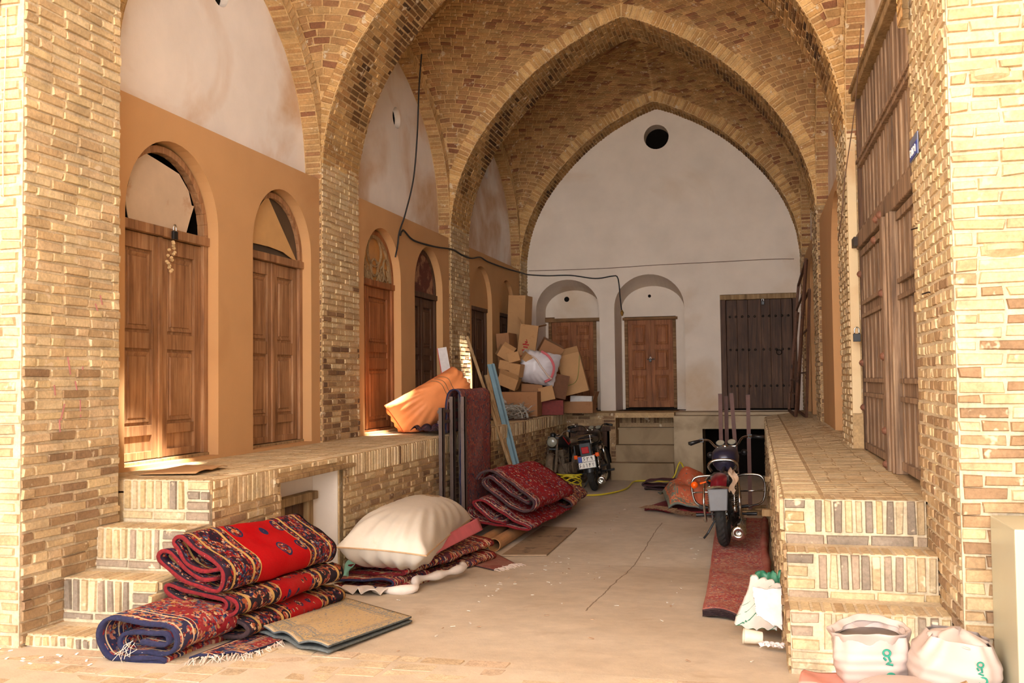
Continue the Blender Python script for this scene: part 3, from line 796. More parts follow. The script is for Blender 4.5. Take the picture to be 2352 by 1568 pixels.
def leaf(root, x0, w, z0, h, panels, mat, name='door_leaf', t=.035, stile=.085, y=0.0, astragal=0):
    """one door leaf: stiles, rails and raised fields; panels = [(z0,z1)] fractions of the height"""
    m = MB()
    m.box((x0, y, z0), (x0+stile, y+t, z0+h)); m.box((x0+w-stile, y, z0), (x0+w, y+t, z0+h))
    zz = [0]+[v for p in panels for v in p]+[1]
    for k in range(0, len(zz), 2): m.box((x0+stile, y+.001, z0+zz[k]*h), (x0+w-stile, y+t, z0+zz[k+1]*h))
    if astragal: m.box((x0+w-.03 if astragal > 0 else x0-.012, y-.014, z0), (x0+w+.012 if astragal > 0 else x0+.03, y, z0+h))
    o = m.build(name, mat, root, bevel=.003)
    for a, b_ in panels:
        f = MB(); xa, xb, za, zb = x0+stile, x0+w-stile, z0+a*h, z0+b_*h
        f.box((xa, y+.020, za), (xb, y+t, zb))
        e1, e2 = .016, .05
        if zb-za > .14:
            V = []
            for e, yy in ((e1, y+.020), (e1+.008, y+.010), (e2, y+.018), (e2+.006, y+.009)):
                V += [(xa+e, yy, za+e), (xb-e, yy, za+e), (xb-e, yy, zb-e), (xa+e, yy, zb-e)]
            F = [(i*4+k, i*4+(k+1) % 4, i*4+4+(k+1) % 4, i*4+4+k) for i in range(3) for k in range(4)]+[(12, 13, 14, 15)]
            f.add(V, F)
        f.build('panel', mat, o)
    return o

def arc_frame(m, a, c, zs, rise, y0, y1, t, n=20):
    """curved head of a frame between two jambs"""
    cx, r = (a+c)/2, (c-a)/2
    for k in range(n):
        q = []
        for tt in (math.pi*k/n, math.pi*(k+1)/n):
            for rr in (0, t): q.append((cx+(r-rr)*math.cos(tt), zs+(rise-rr)*math.sin(tt)))
        V = [(q[i][0], yy, q[i][1]) for yy in (y0, y1) for i in (0, 1, 3, 2)]
        m.add(V, [(0,1,2,3),(7,6,5,4),(0,4,5,1),(1,5,6,2),(2,6,7,3),(3,7,4,0)])

def left_door(n, ya, yb_, mat, fan, top=2.62, sill=1.09, split=.5, panels=((.06, .10), (.14, .5), (.56, .92)), depth=.085, jamb=.06):
    w = yb_-ya
    root = empty('door_%d' % n, (XO-depth, ya, 0), math.pi/2, kind='structure')
    # local: x along the wall, -y towards the hall
    m = MB(); m.box((0, -.01, LZ+.0), (w, .07, sill)); m.build('sill', WOOD_P if n < 3 else mat, root, bevel=.004)
    m = MB(); m.box((0, 0, sill), (jamb, .06, 2.70)); m.box((w-jamb, 0, sill), (w, .06, 2.70)); arc_frame(m, 0, w, 2.70, w/2, 0, .06, .05)
    m.build('frame', mat, root, bevel=.004)
    m = MB(); m.box((.005, -.018, top), (w-.005, .055, top+.065)); m.build('lintel', mat, root, bevel=.005)
    lw = w-2*jamb; s = lw*split
    leaf(root, jamb, s-.004, sill+.005, top-sill-.01, panels, mat, y=.02, astragal=1)
    leaf(root, jamb+s+.004, lw-s-.004, sill+.005, top-sill-.01, panels, mat, y=.024)
    cx, r, z0 = w/2, w/2-.05, top+.065
    def poly(pts, mt, name, y=.03, t=.006):
        f = MB(); V = [(x, y, z) for x, z in pts]+[(x, y+t, z) for x, z in pts]; k = len(pts)
        f.add(V, [tuple(range(k)), tuple(range(2*k-1, k-1, -1))]+[(i, i+k, (i+1) % k+k, (i+1) % k) for i in range(k)])
        return f.build(name, mt, root)
    if fan == 'board':
        poly([(.17, z0), (.13, 2.83), (.17, 2.93), (.19, 3.02), (.30, 3.17), (.50, 3.14), (.74, 3.10), (.86, 3.0), (.90, 2.90), (.93, 2.90), (.88, 2.80), (.83, z0)], BOARD, 'fanlight_board', .012)
    elif fan == 'tri':
        poly([(.10, z0+.06), (.12, 2.93), (.42, 3.18), (.96, z0-.01), (.9, z0), (.7, z0+.05), (.45, z0+.065)], TANB, 'fanlight_board', .012)
        poly([(.05, z0-.01)]+[(cx+r*math.cos(t), 2.70+r*math.sin(t)) for t in np.linspace(math.pi, 0, 14)]+[(w-.05, z0-.01)], GLASSD, 'glass', .03)
    elif fan == 'ornate':
        poly([(.05, z0-.01)]+[(cx+r*math.cos(t), 2.70+r*math.sin(t)) for t in np.linspace(math.pi, 0, 14)]+[(w-.05, z0-.01)], AMBER, 'glass', .03)
        f = MB()
        def ring(x, z, a, b_, t=.018, rot=0):
            pts = [(x+a*math.cos(q)*math.cos(rot)-b_*math.sin(q)*math.sin(rot), .016, z+a*math.cos(q)*math.sin(rot)+b_*math.sin(q)*math.cos(rot)) for q in np.linspace(0, 2*math.pi, 20, endpoint=False)]
            f.tube(pts, t*.75, 6, closed=True)
        ring(cx, 3.0, .19, .16); ring(cx, 2.83, .10, .09); ring(.2, 2.83, .075, .12, rot=-.2); ring(w-.2, 2.83, .075, .12, rot=.2); ring(.34, 2.74, .06, .05); ring(w-.34, 2.74, .06, .05)
        for sx in (-1, 1):
            for k in range(4):
                a0 = cx+sx*(.06+.09*k)
                f.tube([(a0, .016, z0), (a0+sx*.05, .016, z0+.07), (a0+sx*.02, .016, z0+.14), (a0+sx*.07, .016, z0+.21-.03*k)], .011, 6)
        arc_frame(f, .04, w-.04, 2.70, w/2-.04, .004, .03, .045)
        f.build('tracery', WOOD_P, root)
    elif fan == 'maroon':
        poly([(.05, z0-.01)]+[(cx+r*math.cos(t), 2.70+r*math.sin(t)) for t in np.linspace(math.pi, 0, 14)]+[(w-.05, z0-.01)], MAROON, 'fanlight_board', .02)
    else:
        poly([(.0, z0-.01)]+[(cx+(r+.06)*math.cos(t), 2.70+(r+.06)*math.sin(t)) for t in np.linspace(math.pi, 0, 14)]+[(w, z0-.01)], OCHRE, 'infill', -.02, .05)
    return root

P3 = ((.035, .105), (.15, .49), (.56, .93))
dA = left_door(1, *DOORS_L[0], WOOD_A, 'board', panels=P3, split=.48)
left_door(2, *DOORS_L[1], WOOD_A, 'tri', panels=P3)
left_door(3, *DOORS_L[2], WOOD_B, 'ornate', panels=((.05, .42), (.50, .54), (.60, .93)), split=.25)
left_door(4, *DOORS_L[3], WOOD_D, 'maroon', panels=((.05, .42), (.50, .54), (.60, .93)))
left_door(5, *DOORS_L[4], WOOD_D, 'infill', panels=((.05, .42), (.50, .54), (.60, .93)))
left_door(6, *DOORS_L[5], WOOD_D, 'infill', panels=((.05, .42), (.50, .54), (.60, .93)))

# the two niche doors of the back wall
for n, (a, c, lt) in ((7, (-3.61, -2.74, True)), (8, (-2.24, -1.34, False))):
    root = empty('door_%d' % n, (a, YB+ND-.02, .02), 0, kind='structure'); w = c-a
    m = MB(); m.box((0, 0, 1.06), (.055, .08, 2.62)); m.box((w-.055, 0, 1.06), (w, .08, 2.62)); m.build('frame', WOOD_L, root, bevel=.004)
    m = MB()
    if lt: m.box((-.085, -.03, 2.60), (w+.13, .08, 2.665)); m.box((-.085, -.02, 2.665), (.12, .0, 2.69))
    else: m.box((-.03, -.015, 2.60), (w+.03, .08, 2.65))
    m.build('lintel', WOOD_L, root, bevel=.006)
    lw = (w-.11)/2
    for k in (0, 1):
        leaf(root, .055+k*(lw+.003), lw-.003, 1.07, 1.53, ((.07, .36), (.42, .60), (.66, .80), (.84, .96)) if lt else ((.07, .37), (.42, .66), (.71, .95)), WOOD_B, stile=.07, y=.03, astragal=1 if k == 0 else 0)
    m = MB(); m.box((w/2-.06, .005, 1.9), (w/2+.07, .018, 1.92)); m.build('bolt', METAL, root)

# big studded plank door of the back wall
root = empty('door_9', (-.56, YB+.0, 0), 0, kind='structure'); w = 1.22
m = MB(); m.box((0, .0, 1.06), (.09, .1, 2.96)); m.box((w-.06, 0, 1.06), (w, .1, 2.96)); m.build('frame', WOOD_D, root, bevel=.006)
m = MB(); m.box((0, -.02, 2.88), (w, .1, 2.965)); m.build('lintel', WOOD_P, root, bevel=.008)
for k in (0, 1):
    x0 = .095+k*.535; m = MB()
    for j in range(3): m.box((x0+j*.175, .05+.002*j, 1.08), (x0+j*.175+.172, .09, 2.88))
    if k == 0: m.box((x0+.50, .02, 1.08), (x0+.56, .06, 2.88))
    lf = m.build('door_leaf', WOOD_D, root, bevel=.004); m = MB()
    for z in (1.45, 2.05, 2.60):
        for j in range(5): m.lathe([(.022, 0), (.019, .01), (.011, .018), (.001, .02)], Matrix.Translation((x0+.06+j*.1, .052, z)) @ Matrix.Rotation(math.pi/2, 4, 'X'), 8)
    m.build('nail_studs', METAL, lf)
m = MB(); m.tube([(.93+.04*math.cos(t), .03, 2.0+.04*math.sin(t)) for t in np.linspace(0, 2*math.pi, 14, endpoint=False)], .008, 6, closed=True); m.build('ring_handle', METAL, root)

# tall weathered gate on the right
GA = Vector((.835, 8.09, 0)); GB = Vector((.868, 5.27, 0)); GL = (GB-GA).length
root = empty('door_10', GA, math.atan2(GB.y-GA.y, GB.x-GA.x), kind='structure')
def lx(y): return (8.09-y)
m = MB()
m.box((0, -.02, 1.0), (.09, .1, 2.66)); m.box((GL-.05, -.02, 1.0), (GL, .1, 2.66)); m.box((0, -.02, 2.6), (.05, .1, 3.84))
m.build('frame', WOOD_WD, root, bevel=.006)
m = MB(); m.box((0, -.04, 2.60), (GL, .1, 2.72)); m.build('lintel', WOOD_W, root, bevel=.008)
def fluted(mb, xa, xb, za, zb, n, y=.0):
    p = (xb-xa)/n
    for i in range(n):
        x = xa+i*p
        mb.box((x+p*.08, y-.012, za), (x+p*.62, y+.02, zb)); mb.box((x+p*.70, y-.004, za), (x+p*.92, y+.02, zb))
    mb.box((xa, y+.012, za), (xb, y+.03, zb))
m = MB(); fluted(m, .05, GL-.02, 2.74, 3.25, 15, .02)
m.box((.03, -.02, 3.245), (GL, .03, 3.275)); m.box((.03, -.035, 3.275), (GL, .03, 3.30)); m.box((.03, -.02, 3.30), (GL, .03, 3.33)); m.box((.03, -.025, 2.72), (GL, .03, 2.75))
fluted(m, .05, GL-.02, 3.33, 3.80, 17, .02)
m.build('transom_panels', WOOD_W, root, bevel=.003)
m = MB(); m.box((-.06, -.05, 3.80), (GL, .12, 3.86)); m.box((-.1, -.07, 3.86), (GL, .05, 3.89)); m.build('head_beam', WOOD_P, root, bevel=.006)
def gleaf(xa, xb, n):
    g = MB(); zb = 1.03; zt = 2.58
    g.box((xa, -.01, zb), (xa+.05, .04, zt)); g.box((xb-.05, -.01, zb), (xb, .04, zt))
    for z0, z1 in ((zb, zb+.05), (1.44, 1.47), (1.55, 1.58), (2.05, 2.08), (2.15, 2.18), (zt-.05, zt)):
        g.box((xa-.004, -.022, z0), (xb+.004, .04, z1))
    g.box((xa, .0, 1.47), (xb, .03, 1.55)); g.box((xa, .0, 2.08), (xb, .03, 2.15))
    for z0, z1 in ((zb+.05, 1.44), (1.58, 2.05), (2.18, zt-.05)): fluted(g, xa+.05, xb-.05, z0, z1, n, .008)
    return g.build('door_leaf', WOOD_W, root, bevel=.003)
gleaf(.10, 1.50, 6); gleaf(1.90, GL-.04, 4)
m = MB(); m.box((1.52, -.05, 1.0), (1.86, .02, 2.60)); m.box((1.56, -.07, 1.0), (1.66, -.04, 2.60)); m.box((1.76, -.06, 1.0), (1.80, -.04, 2.60)); post = m.build('centre_post', WOOD_W, root, bevel=.006)
m = MB()
for x, z in ((1.60, 1.04), (1.60, 1.25), (1.60, 1.72), (1.60, 2.12), (1.60, 2.62), (.06, 2.4), (.06, 1.7), (.06, 1.35), (1.3, 2.5), (1.42, 2.62)):
    m.lathe([(.028, 0), (.026, .012), (.016, .024), (.002, .03)], Matrix.Translation((x, -.065 if x > .1 else -.02, z)) @ Matrix.Rotation(math.pi/2, 4, 'X'), 12)
m.build('nail_studs', mat_plain('rusty_stud_iron', (124, 82, 62), .7, .2, var=.3), root)
m = MB(); m.box((-.10, -.07, 2.62), (.12, .05, 2.69)); m.build('bracket', METAL, root)

# door and plaster of the low opening in the left ledge
root = empty('door_11', (-3.235, 5.95, 0), math.pi/2, kind='structure')
m = MB(); m.box((.10, -.06, .05), (.16, .0, .74)); m.box((.42+.10, -.06, .05), (.60, .0, .74)); m.box((.06, -.08, .74), (.64, .0, .80)); m.build('frame', WOOD_P, root, bevel=.008)
m = MB(); 
for j in range(4): m.box((.16+j*.09, -.02, .06), (.16+j*.09+.088, .0, .74))
m.build('door_leaf', WOOD_D, root, bevel=.003)
m = MB(); m.box((-.33, -.27, .955), (.90, .05, .985)); m.build('lintel', WOOD_P, root, bevel=.006)
# frame and dark boards of the low opening in the back ledge
root = empty('door_12', (CO[0], 15.42, 0), 0, kind='structure')
m = MB(); m.box((0, -.03, .76), (.69, .06, .84)); m.box((.57, -.02, 0), (.63, .06, .76)); m.build('frame', WOOD_D, root, bevel=.005)
m = MB(); m.box((.02, .05, .0), (.57, .08, .76)); m.build('door_leaf', WOOD_D, root)

# ---------------------------------------------------------------- textiles
def mat_carpet(name, field, border, cols, W, L, bw=.28, sc=16, density=.45, motif=None, dust=.12, fine=1.0, guard=None, worn=None, ms=.42):
    """pile carpet with a field, a patterned border and guard stripes; U and V run in metres over the carpet"""
    m, nt, b = nodes(name)
    uv = nt.nodes.new('ShaderNodeUVMap'); uv.uv_map = 'UVMap'
    sx = nt.nodes.new('ShaderNodeSeparateXYZ'); nt.links.new(uv.outputs[0], sx.inputs[0]); U, V = sx.outputs[0], sx.outputs[1]
    d = mth(nt, 'MINIMUM', mth(nt, 'MINIMUM', U, mth(nt, 'SUBTRACT', W, U)), mth(nt, 'MINIMUM', V, mth(nt, 'SUBTRACT', L, V)))
    def vor(scale, feat='F1', rnd=.75):
        v = N(nt, 'ShaderNodeTexVoronoi', Scale=scale, Randomness=rnd); v.feature = feat; nt.links.new(uv.outputs[0], v.inputs['Vector']); return v
    v1 = vor(sc); v2 = vor(sc*2.3); v3 = vor(sc*ms, rnd=.35)
    def pick(v, extra):
        s = nt.nodes.new('ShaderNodeSeparateColor'); nt.links.new(v.outputs['Color'], s.inputs[0])
        pal = extra; n = len(pal); return ramp(nt, s.outputs[0], [(i/n, L4(c)) for i, c in enumerate(pal)], 'CONSTANT')
    pc = pick(v1, cols); pc2 = pick(v2, cols[::-1])
    flower = mixc(nt, pc, pc2, mth(nt, 'GREATER_THAN', v2.outputs['Distance'], .28))
    fm = mth(nt, 'LESS_THAN', v1.outputs['Distance'], density)
    fcol = mixc(nt, L4(field), flower, mth(nt, 'MULTIPLY', fm, fine))
    if motif:
        md = v3.outputs['Distance']
        fcol = mixc(nt, fcol, L4(motif[0]), mth(nt, 'LESS_THAN', md, motif[2]))
        fcol = mixc(nt, fcol, flower, mth(nt, 'LESS_THAN', md, motif[2]*.82))
        fcol = mixc(nt, fcol, L4(motif[1]), mth(nt, 'LESS_THAN', md, motif[2]*.3))
    bcol = mixc(nt, L4(border), flower, mth(nt, 'LESS_THAN', v1.outputs['Distance'], .62))
    g = guard or cols[0]
    gl = mth(nt, 'LESS_THAN', mth(nt, 'ABSOLUTE', mth(nt, 'SUBTRACT', d, bw*.24)), bw*.03)
    gl = mth(nt, 'MAXIMUM', gl, mth(nt, 'LESS_THAN', mth(nt, 'ABSOLUTE', mth(nt, 'SUBTRACT', d, bw*.80)), bw*.03))
    gl = mth(nt, 'MAXIMUM', gl, mth(nt, 'LESS_THAN', mth(nt, 'ABSOLUTE', mth(nt, 'SUBTRACT', d, bw)), bw*.025))
    bcol = mixc(nt, bcol, L4(g), gl)
    c = mixc(nt, fcol, bcol, mth(nt, 'LESS_THAN', d, bw)); 
    c = mixc(nt, c, L4(border), mth(nt, 'LESS_THAN', d, .02))
    w = worldco(nt); n1 = noise(nt, w, 260, 3, .7); n2 = noise(nt, w, 4, 5, .6); n3 = noise(nt, w, 45, 4, .6)
    c = mixc(nt, c, ramp(nt, n1, [(.3, G(.72)), (.7, G(1.2))]), 1.0, 'MULTIPLY')
    c = mixc(nt, c, L4(worn or (196, 172, 150)), mth(nt, 'MULTIPLY', ramp(nt, n2, [(.35, G(0)), (.75, G(1))]), dust))
    nt.links.new(c, b.inputs['Base Color']); b.inputs['Roughness'].default_value = .95; b.inputs['Specular IOR Level'].default_value = .1
    b.inputs['Sheen Weight'].default_value = .0
    bump(nt, b, mth(nt, 'ADD', n1, n3), .5, .004); return m

CREAM, NAVY, RED, ROSE, ORNG, TEAL, DKR, BLK, GOLD = (222,196,160), (38,42,78), (176,26,30), (190,96,90), (198,112,62), (78,110,120), (110,20,28), (28,24,32), (196,158,96)
C_RED = mat_carpet('red_floral_carpet', (176, 6, 14), (40, 26, 40), [(200,164,130), DKR, NAVY, (168,92,56), (70,86,110), DKR, BLK, (150,30,34), (130,60,50)], 4, 1.24, .34, 30, .0, motif=(NAVY, ORNG, .27), dust=.02, guard=GOLD, ms=.16)
C_RED2 = mat_carpet('dark_floral_carpet', (160, 18, 22), (32, 26, 38), [(164,88,58), BLK, (190,150,116), DKR, NAVY, (150,78,50), (140,60,52), BLK], 4, 1.24, .42, 24, .3, motif=(NAVY, ORNG, .3), dust=.04, guard=GOLD)
C_NAVY = mat_carpet('navy_edged_carpet', (140, 36, 44), NAVY, [(196,160,130), DKR, NAVY, (176,130,76), (150,76,74), (180,110,90), (76,96,120), (150,26,34)], 4, .95, .16, 26, .62, dust=.08, guard=CREAM)
C_GREY = mat_carpet('beige_blue_kilim', (196, 170, 128), (178, 156, 122), [(128,132,132), (196,168,122), (146,146,138), (204,176,126)], 1.35, .95, .2, 34, .4, dust=.25, guard=(138, 140, 136), fine=.75)
C_PILE = mat_carpet('navy_red_carpet', (96, 44, 62), (150, 40, 44), [CREAM, RED, NAVY, GOLD, ROSE, NAVY, DKR, ORNG], 2.4, 2.0, .3, 22, .6, dust=.12)
C_RUN = mat_carpet('dusty_maroon_runner', (132, 72, 72), (70, 62, 74), [(156,54,50), (74,72,88), (176,100,84), (138,94,90), (64,66,84)], 3.2, 1.15, .0, 20, .55, dust=.5, worn=(150, 118, 112))
C_PILE2 = mat_carpet('crimson_carpet', (150, 24, 34), (70, 30, 44), [CREAM, DKR, NAVY, ROSE, (120,120,150), RED, DKR], 2.2, 2.4, .2, 24, .45, dust=.14, worn=(190, 130, 130))
C_FLOOR = mat_carpet('faded_crimson_runner', (176, 84, 82), (170, 92, 84), [(200,156,132), (124,94,116), (190,92,88), (206,164,138), (176,70,74)], .5, 5.4, .0, 26, .6, dust=.45, worn=(196, 160, 138))
C_ORNG = mat_carpet('orange_green_kilim', (200, 96, 62), (120, 122, 104), [(206,110,72), (96,112,100), (208,150,108), (190,86,58)], 1.2, 1.3, .12, 20, .4, dust=.2)
C_FADE = mat_carpet('faded_small_rug', (148, 84, 74), (140, 66, 62), [(150,100,84), (120,72,70), (170,120,100)], 1.0, 1.0, .06, 26, .3, dust=.35)
EDGE_RED = mat_plain('red_selvedge', (118, 16, 24), .95, 0, var=.5, scale=60, bmp=.5, c2=(212, 170, 150), c2at=.66, c2scale=50)
EDGE_NAVY = mat_plain('navy_selvedge', (32, 34, 66), .95, 0, var=.5, scale=60, bmp=.5, c2=(190, 190, 200), c2at=.68, c2scale=45)
EDGE_DARK = mat_plain('dark_selvedge', (60, 40, 42), .95, 0, var=.5, scale=60, bmp=.5, c2=(190, 170, 150), c2at=.68, c2scale=45)
EDGE_GREY = mat_plain('grey_selvedge', (92, 98, 98), .95, 0, var=.5, scale=60, bmp=.5)
BACKING = mat_plain('carpet_backing', (104, 74, 66), .95, 0, var=.35, scale=50, bmp=.4)
FRINGE = mat_plain('cotton_fringe', (216, 196, 182), .95, 0, var=.2, scale=30)
FRINGE_B = mat_plain('brown_fringe', (140, 106, 78), .95, 0, var=.3, scale=30)
SACKW = mat_plain('white_woven_sack', (214, 204, 188), .55, 0, var=.08, scale=7, bmp=.35, c2=(206, 186, 160), c2at=.62, c2scale=3)
SACKP = mat_plain('pink_woven_cloth', (206, 104, 110), .6, 0, var=.15, scale=9, bmp=.3)
SACKO = mat_plain('orange_woven_sack', (236, 146, 86), .6, 0, var=.12, scale=6, bmp=.5, c2=(214, 150, 96), c2at=.6, c2scale=3)
CLOTH = mat_plain('crumpled_white_cloth', (226, 214, 204), .8, 0, var=.12, scale=10, bmp=.5)
MINT = mat_plain('mint_woven_cloth', (150, 206, 180), .7, 0, var=.1, scale=10, bmp=.3)
SEAM = mat_plain('sack_seam', (196, 160, 120), .8, 0, var=.2, scale=30)
STAIN = mat_plain('brown_spill', (168, 142, 92), .8, 0, var=.25, scale=30)

def spline(P, n):
    P = np.array(P, float); P = np.vstack([2*P[0]-P[1], P, 2*P[-1]-P[-2]]); out = []
    segs = len(P)-3; L = np.linalg.norm(np.diff(P[1:-1], axis=0), axis=1); k = np.maximum(2, np.round(n*L/L.sum()).astype(int))
    for i in range(segs):
        p0, p1, p2, p3 = P[i:i+4]
        t = np.linspace(0, 1, k[i], endpoint=False)[:, None]
        out.append(.5*((2*p1)+(-p0+p2)*t+(2*p0-5*p1+4*p2-p3)*t**2+(-p0+3*p1-3*p2+p3)*t**3))
    out.append(P[-2][None]); return np.vstack(out)

def fold(name, path, length, mats, parent=None, y0=0.0, thick=.016, skew=0.0, ny=26, n=110, u0=0.0, wave=.006, tilt=0.0, sag=0.0, taper=None, flip=False, seed=1, **kw):
    """a carpet folded along its own path (x, z) and running back along y"""
    rs = np.random.default_rng(seed)
    P = spline(path, n); m = len(P); T = np.gradient(P, axis=0); T /= np.linalg.norm(T, axis=1, keepdims=True)+1e-9
    Nn = np.stack([-T[:, 1], T[:, 0]], 1); s = np.concatenate([[0], np.cumsum(np.linalg.norm(np.diff(P, axis=0), axis=1))])
    ph = rs.uniform(0, 6, 6); c = P.mean(0); rows_o = []; rows_i = []
    for j in range(ny+1):
        t = j/ny; y = y0+t*length
        k = 1.0 if taper is None else 1-taper*t
        Q = (P-[c[0], P[:, 1].min()])*[k, 1]+[c[0], P[:, 1].min()]
        w = wave*(np.sin(y*7+ph[0]+s*3)+.6*np.sin(y*17+ph[1]+s*9)+.5*np.sin(s*31+ph[2]+y*3))
        yy = y+(.012*np.sin(s*5+ph[3])+.006*np.sin(s*23+ph[4]))*(1 if j in (0, ny) else .5)
        X = Q[:, 0]+skew*t*length+Nn[:, 0]*w; Z = Q[:, 1]+Nn[:, 1]*w+tilt*t*length-sag*math.sin(math.pi*t)
        e = thick/2*(1+.12*np.sin(s*40+y*30))
        rows_o.append(np.stack([X+Nn[:, 0]*e, yy, Z+Nn[:, 1]*e], 1)); rows_i.append(np.stack([X-Nn[:, 0]*e, yy, Z-Nn[:, 1]*e], 1))
    V = np.concatenate(rows_o+rows_i); off = (ny+1)*m; F = []; M = []
    def add(f, mi): F.append(f if not flip else f[::-1]); M.append(mi)
    for j in range(ny):
        for i in range(m-1):
            a = j*m+i; add((a, a+m, a+m+1, a+1), 0 if not flip else 2); b_ = off+a; add((b_, b_+1, b_+m+1, b_+m), 2 if not flip else 0)
    for i in range(m-1):
        add((i, i+1, off+i+1, off+i), 1); a = ny*m+i; add((a, off+a, off+a+1, a+1), 1)
    for j in range(ny):
        a = j*m; add((a, off+a, off+a+m, a+m), 1); a = j*m+m-1; add((a, a+m, off+a+m, off+a), 1)
    uv = np.concatenate([np.stack([s+u0, np.full(m, length*j/ny)], 1) for j in range(ny+1)]*2)
    mb = MB(); mb.add(V, F, uv=uv); mb.M = M
    return mb.build(name, list(mats)+[mats[0]], parent, smooth=True, **kw)

def sheet(name, corners, mats, thick=.012, nu=30, nv=30, disp=None, parent=None, uvs=None, **kw):
    """a cloth lying over four corner points, with its own thickness and unevenness"""
    A, B, C_, D = (np.array(p, float) for p in corners)
    uu, vv = np.meshgrid(np.linspace(0, 1, nu+1), np.linspace(0, 1, nv+1)); u = uu.ravel()[:, None]; v = vv.ravel()[:, None]
    P = A*(1-u)*(1-v)+B*u*(1-v)+C_*u*v+D*(1-u)*v
    if disp is not None: P = P+disp(u[:, 0], v[:, 0])
    Q = P.copy(); P = P+[0, 0, thick]; n = len(P); F = []; M = []; w = nu+1
    for j in range(nv):
        for i in range(nu):
            a = j*w+i; F.append((a, a+1, a+w+1, a+w)); M.append(0); F.append((n+a, n+a+w, n+a+w+1, n+a+1)); M.append(min(2, len(mats)-1))
    for i in range(nu):
        F.append((i, n+i, n+i+1, i+1)); a = nv*w+i; F.append((a, a+1, n+a+1, n+a)); M += [1, 1]
    for j in range(nv):
        a = j*w; F.append((a, a+w, n+a+w, n+a)); a = j*w+nu; F.append((a, n+a, n+a+w, a+w)); M += [1, 1]
    LU = np.linalg.norm(B-A); LV = np.linalg.norm(D-A); uv = np.hstack([u*LU, v*LV]) if uvs is None else np.hstack([u*uvs[0], v*uvs[1]])
    mb = MB(); mb.add(np.vstack([P, Q]), F, uv=np.vstack([uv, uv])); mb.M = M
    return mb.build(name, mats, parent, smooth=True, **kw)

def fringe(name, pts, length, d, mat, parent=None, n=60, r=.0016, drop=.006, seed=3):
    rs = np.random.default_rng(seed); P = spline(pts, n); mb = MB()
    for p in P:
        q = p+rs.normal(0, .004, 3); dd = np.array(d, float)+rs.normal(0, .35, 3)*[1, 1, .1]; dd /= np.linalg.norm(dd); L = length*rs.uniform(.6, 1.2)
        mid = q+dd*L*.5+[rs.normal(0, .006), rs.normal(0, .006), rs.uniform(0, .008)]; end = q+dd*L; end[2] = max(end[2]-drop, p[2]-drop-.01)
        mb.tube([q, mid, end], [r*1.6, r*1.3, r], 4)
    return mb.build(name, mat, parent)

def pillow(name, c, ax, ay, az, mats, parent=None, n=40, pw=2.6, top=1.0, bot=.7, wr=.012, seed=1, pinch=.10, floor=None, dents=(), **kw):
    """a stuffed sack: ax, ay half-axes along its edges, az half-thickness; corners drawn out, fabric puckered"""
    rs = np.random.default_rng(seed); c, ax, ay, az = (np.array(v, float) for v in (c, ax, ay, az))
    g = np.linspace(-1, 1, n+1); uu, vv = np.meshgrid(g, g); u, v = uu.ravel(), vv.ravel()
    prof = np.clip(1-np.abs(u)**pw, 0, 1)**.55*np.clip(1-np.abs(v)**pw, 0, 1)**.55
    pull = 1-pinch*(1-np.abs(v)**2*1.0)*0; eu = u*(1-pinch*(1-v**2)*u**2); ev = v*(1-pinch*(1-u**2)*v**2)
    ph = rs.uniform(0, 6, 12)
    rad = np.hypot(u, v); ang = np.arctan2(v, u)
    def wrk(sg):
        w = np.zeros_like(u)
        for k in range(6):
            fx, fy = rs.normal(0, 5, 2); w += np.sin(fx*u+fy*v+ph[k]+sg)/(1+k*.6)
        pk = np.sin(ang*19+ph[7]+2*np.sin(rad*4))*np.clip(rad-.55, 0, 1)*2
        return wr*(w*.35+pk)*np.clip(prof*4, 0, 1)
    lz = np.linalg.norm(az); dn = az/lz
    def surf(sg, a):
        h = prof*a; 
        for (du, dv, dr, dd) in dents: h = h-(dd*np.exp(-((u-du)**2+(v-dv)**2)/dr**2) if sg > 0 else 0)
        return c+np.outer(eu, ax)+np.outer(ev, ay)+np.outer(sg*h, az)+np.outer(sg*wrk(sg), dn)
    P1 = surf(1, top); P2 = surf(-1, bot)
    if floor is not None: P2[:, 2] = np.maximum(P2[:, 2], floor); P1[:, 2] = np.maximum(P1[:, 2], floor+.004)
    w = n+1; F = []; N0 = len(P1)
    for j in range(n):
        for i in range(n):
            a = j*w+i; F.append((a, a+1, a+w+1, a+w)); F.append((N0+a, N0+a+w, N0+a+w+1, N0+a+1))
    mb = MB(); mb.add(np.vstack([P1, P2]), F, uv=np.vstack([np.stack([u, v], 1)]*2))
    o = mb.build(name, mats, parent, smooth=True, **kw)
    rim = [P1[i] for i in range(w)]+[P1[j*w+n] for j in range(w)]+[P1[n*w+i] for i in range(n, -1, -1)]+[P1[j*w] for j in range(n, -1, -1)]
    return o, rim, P1

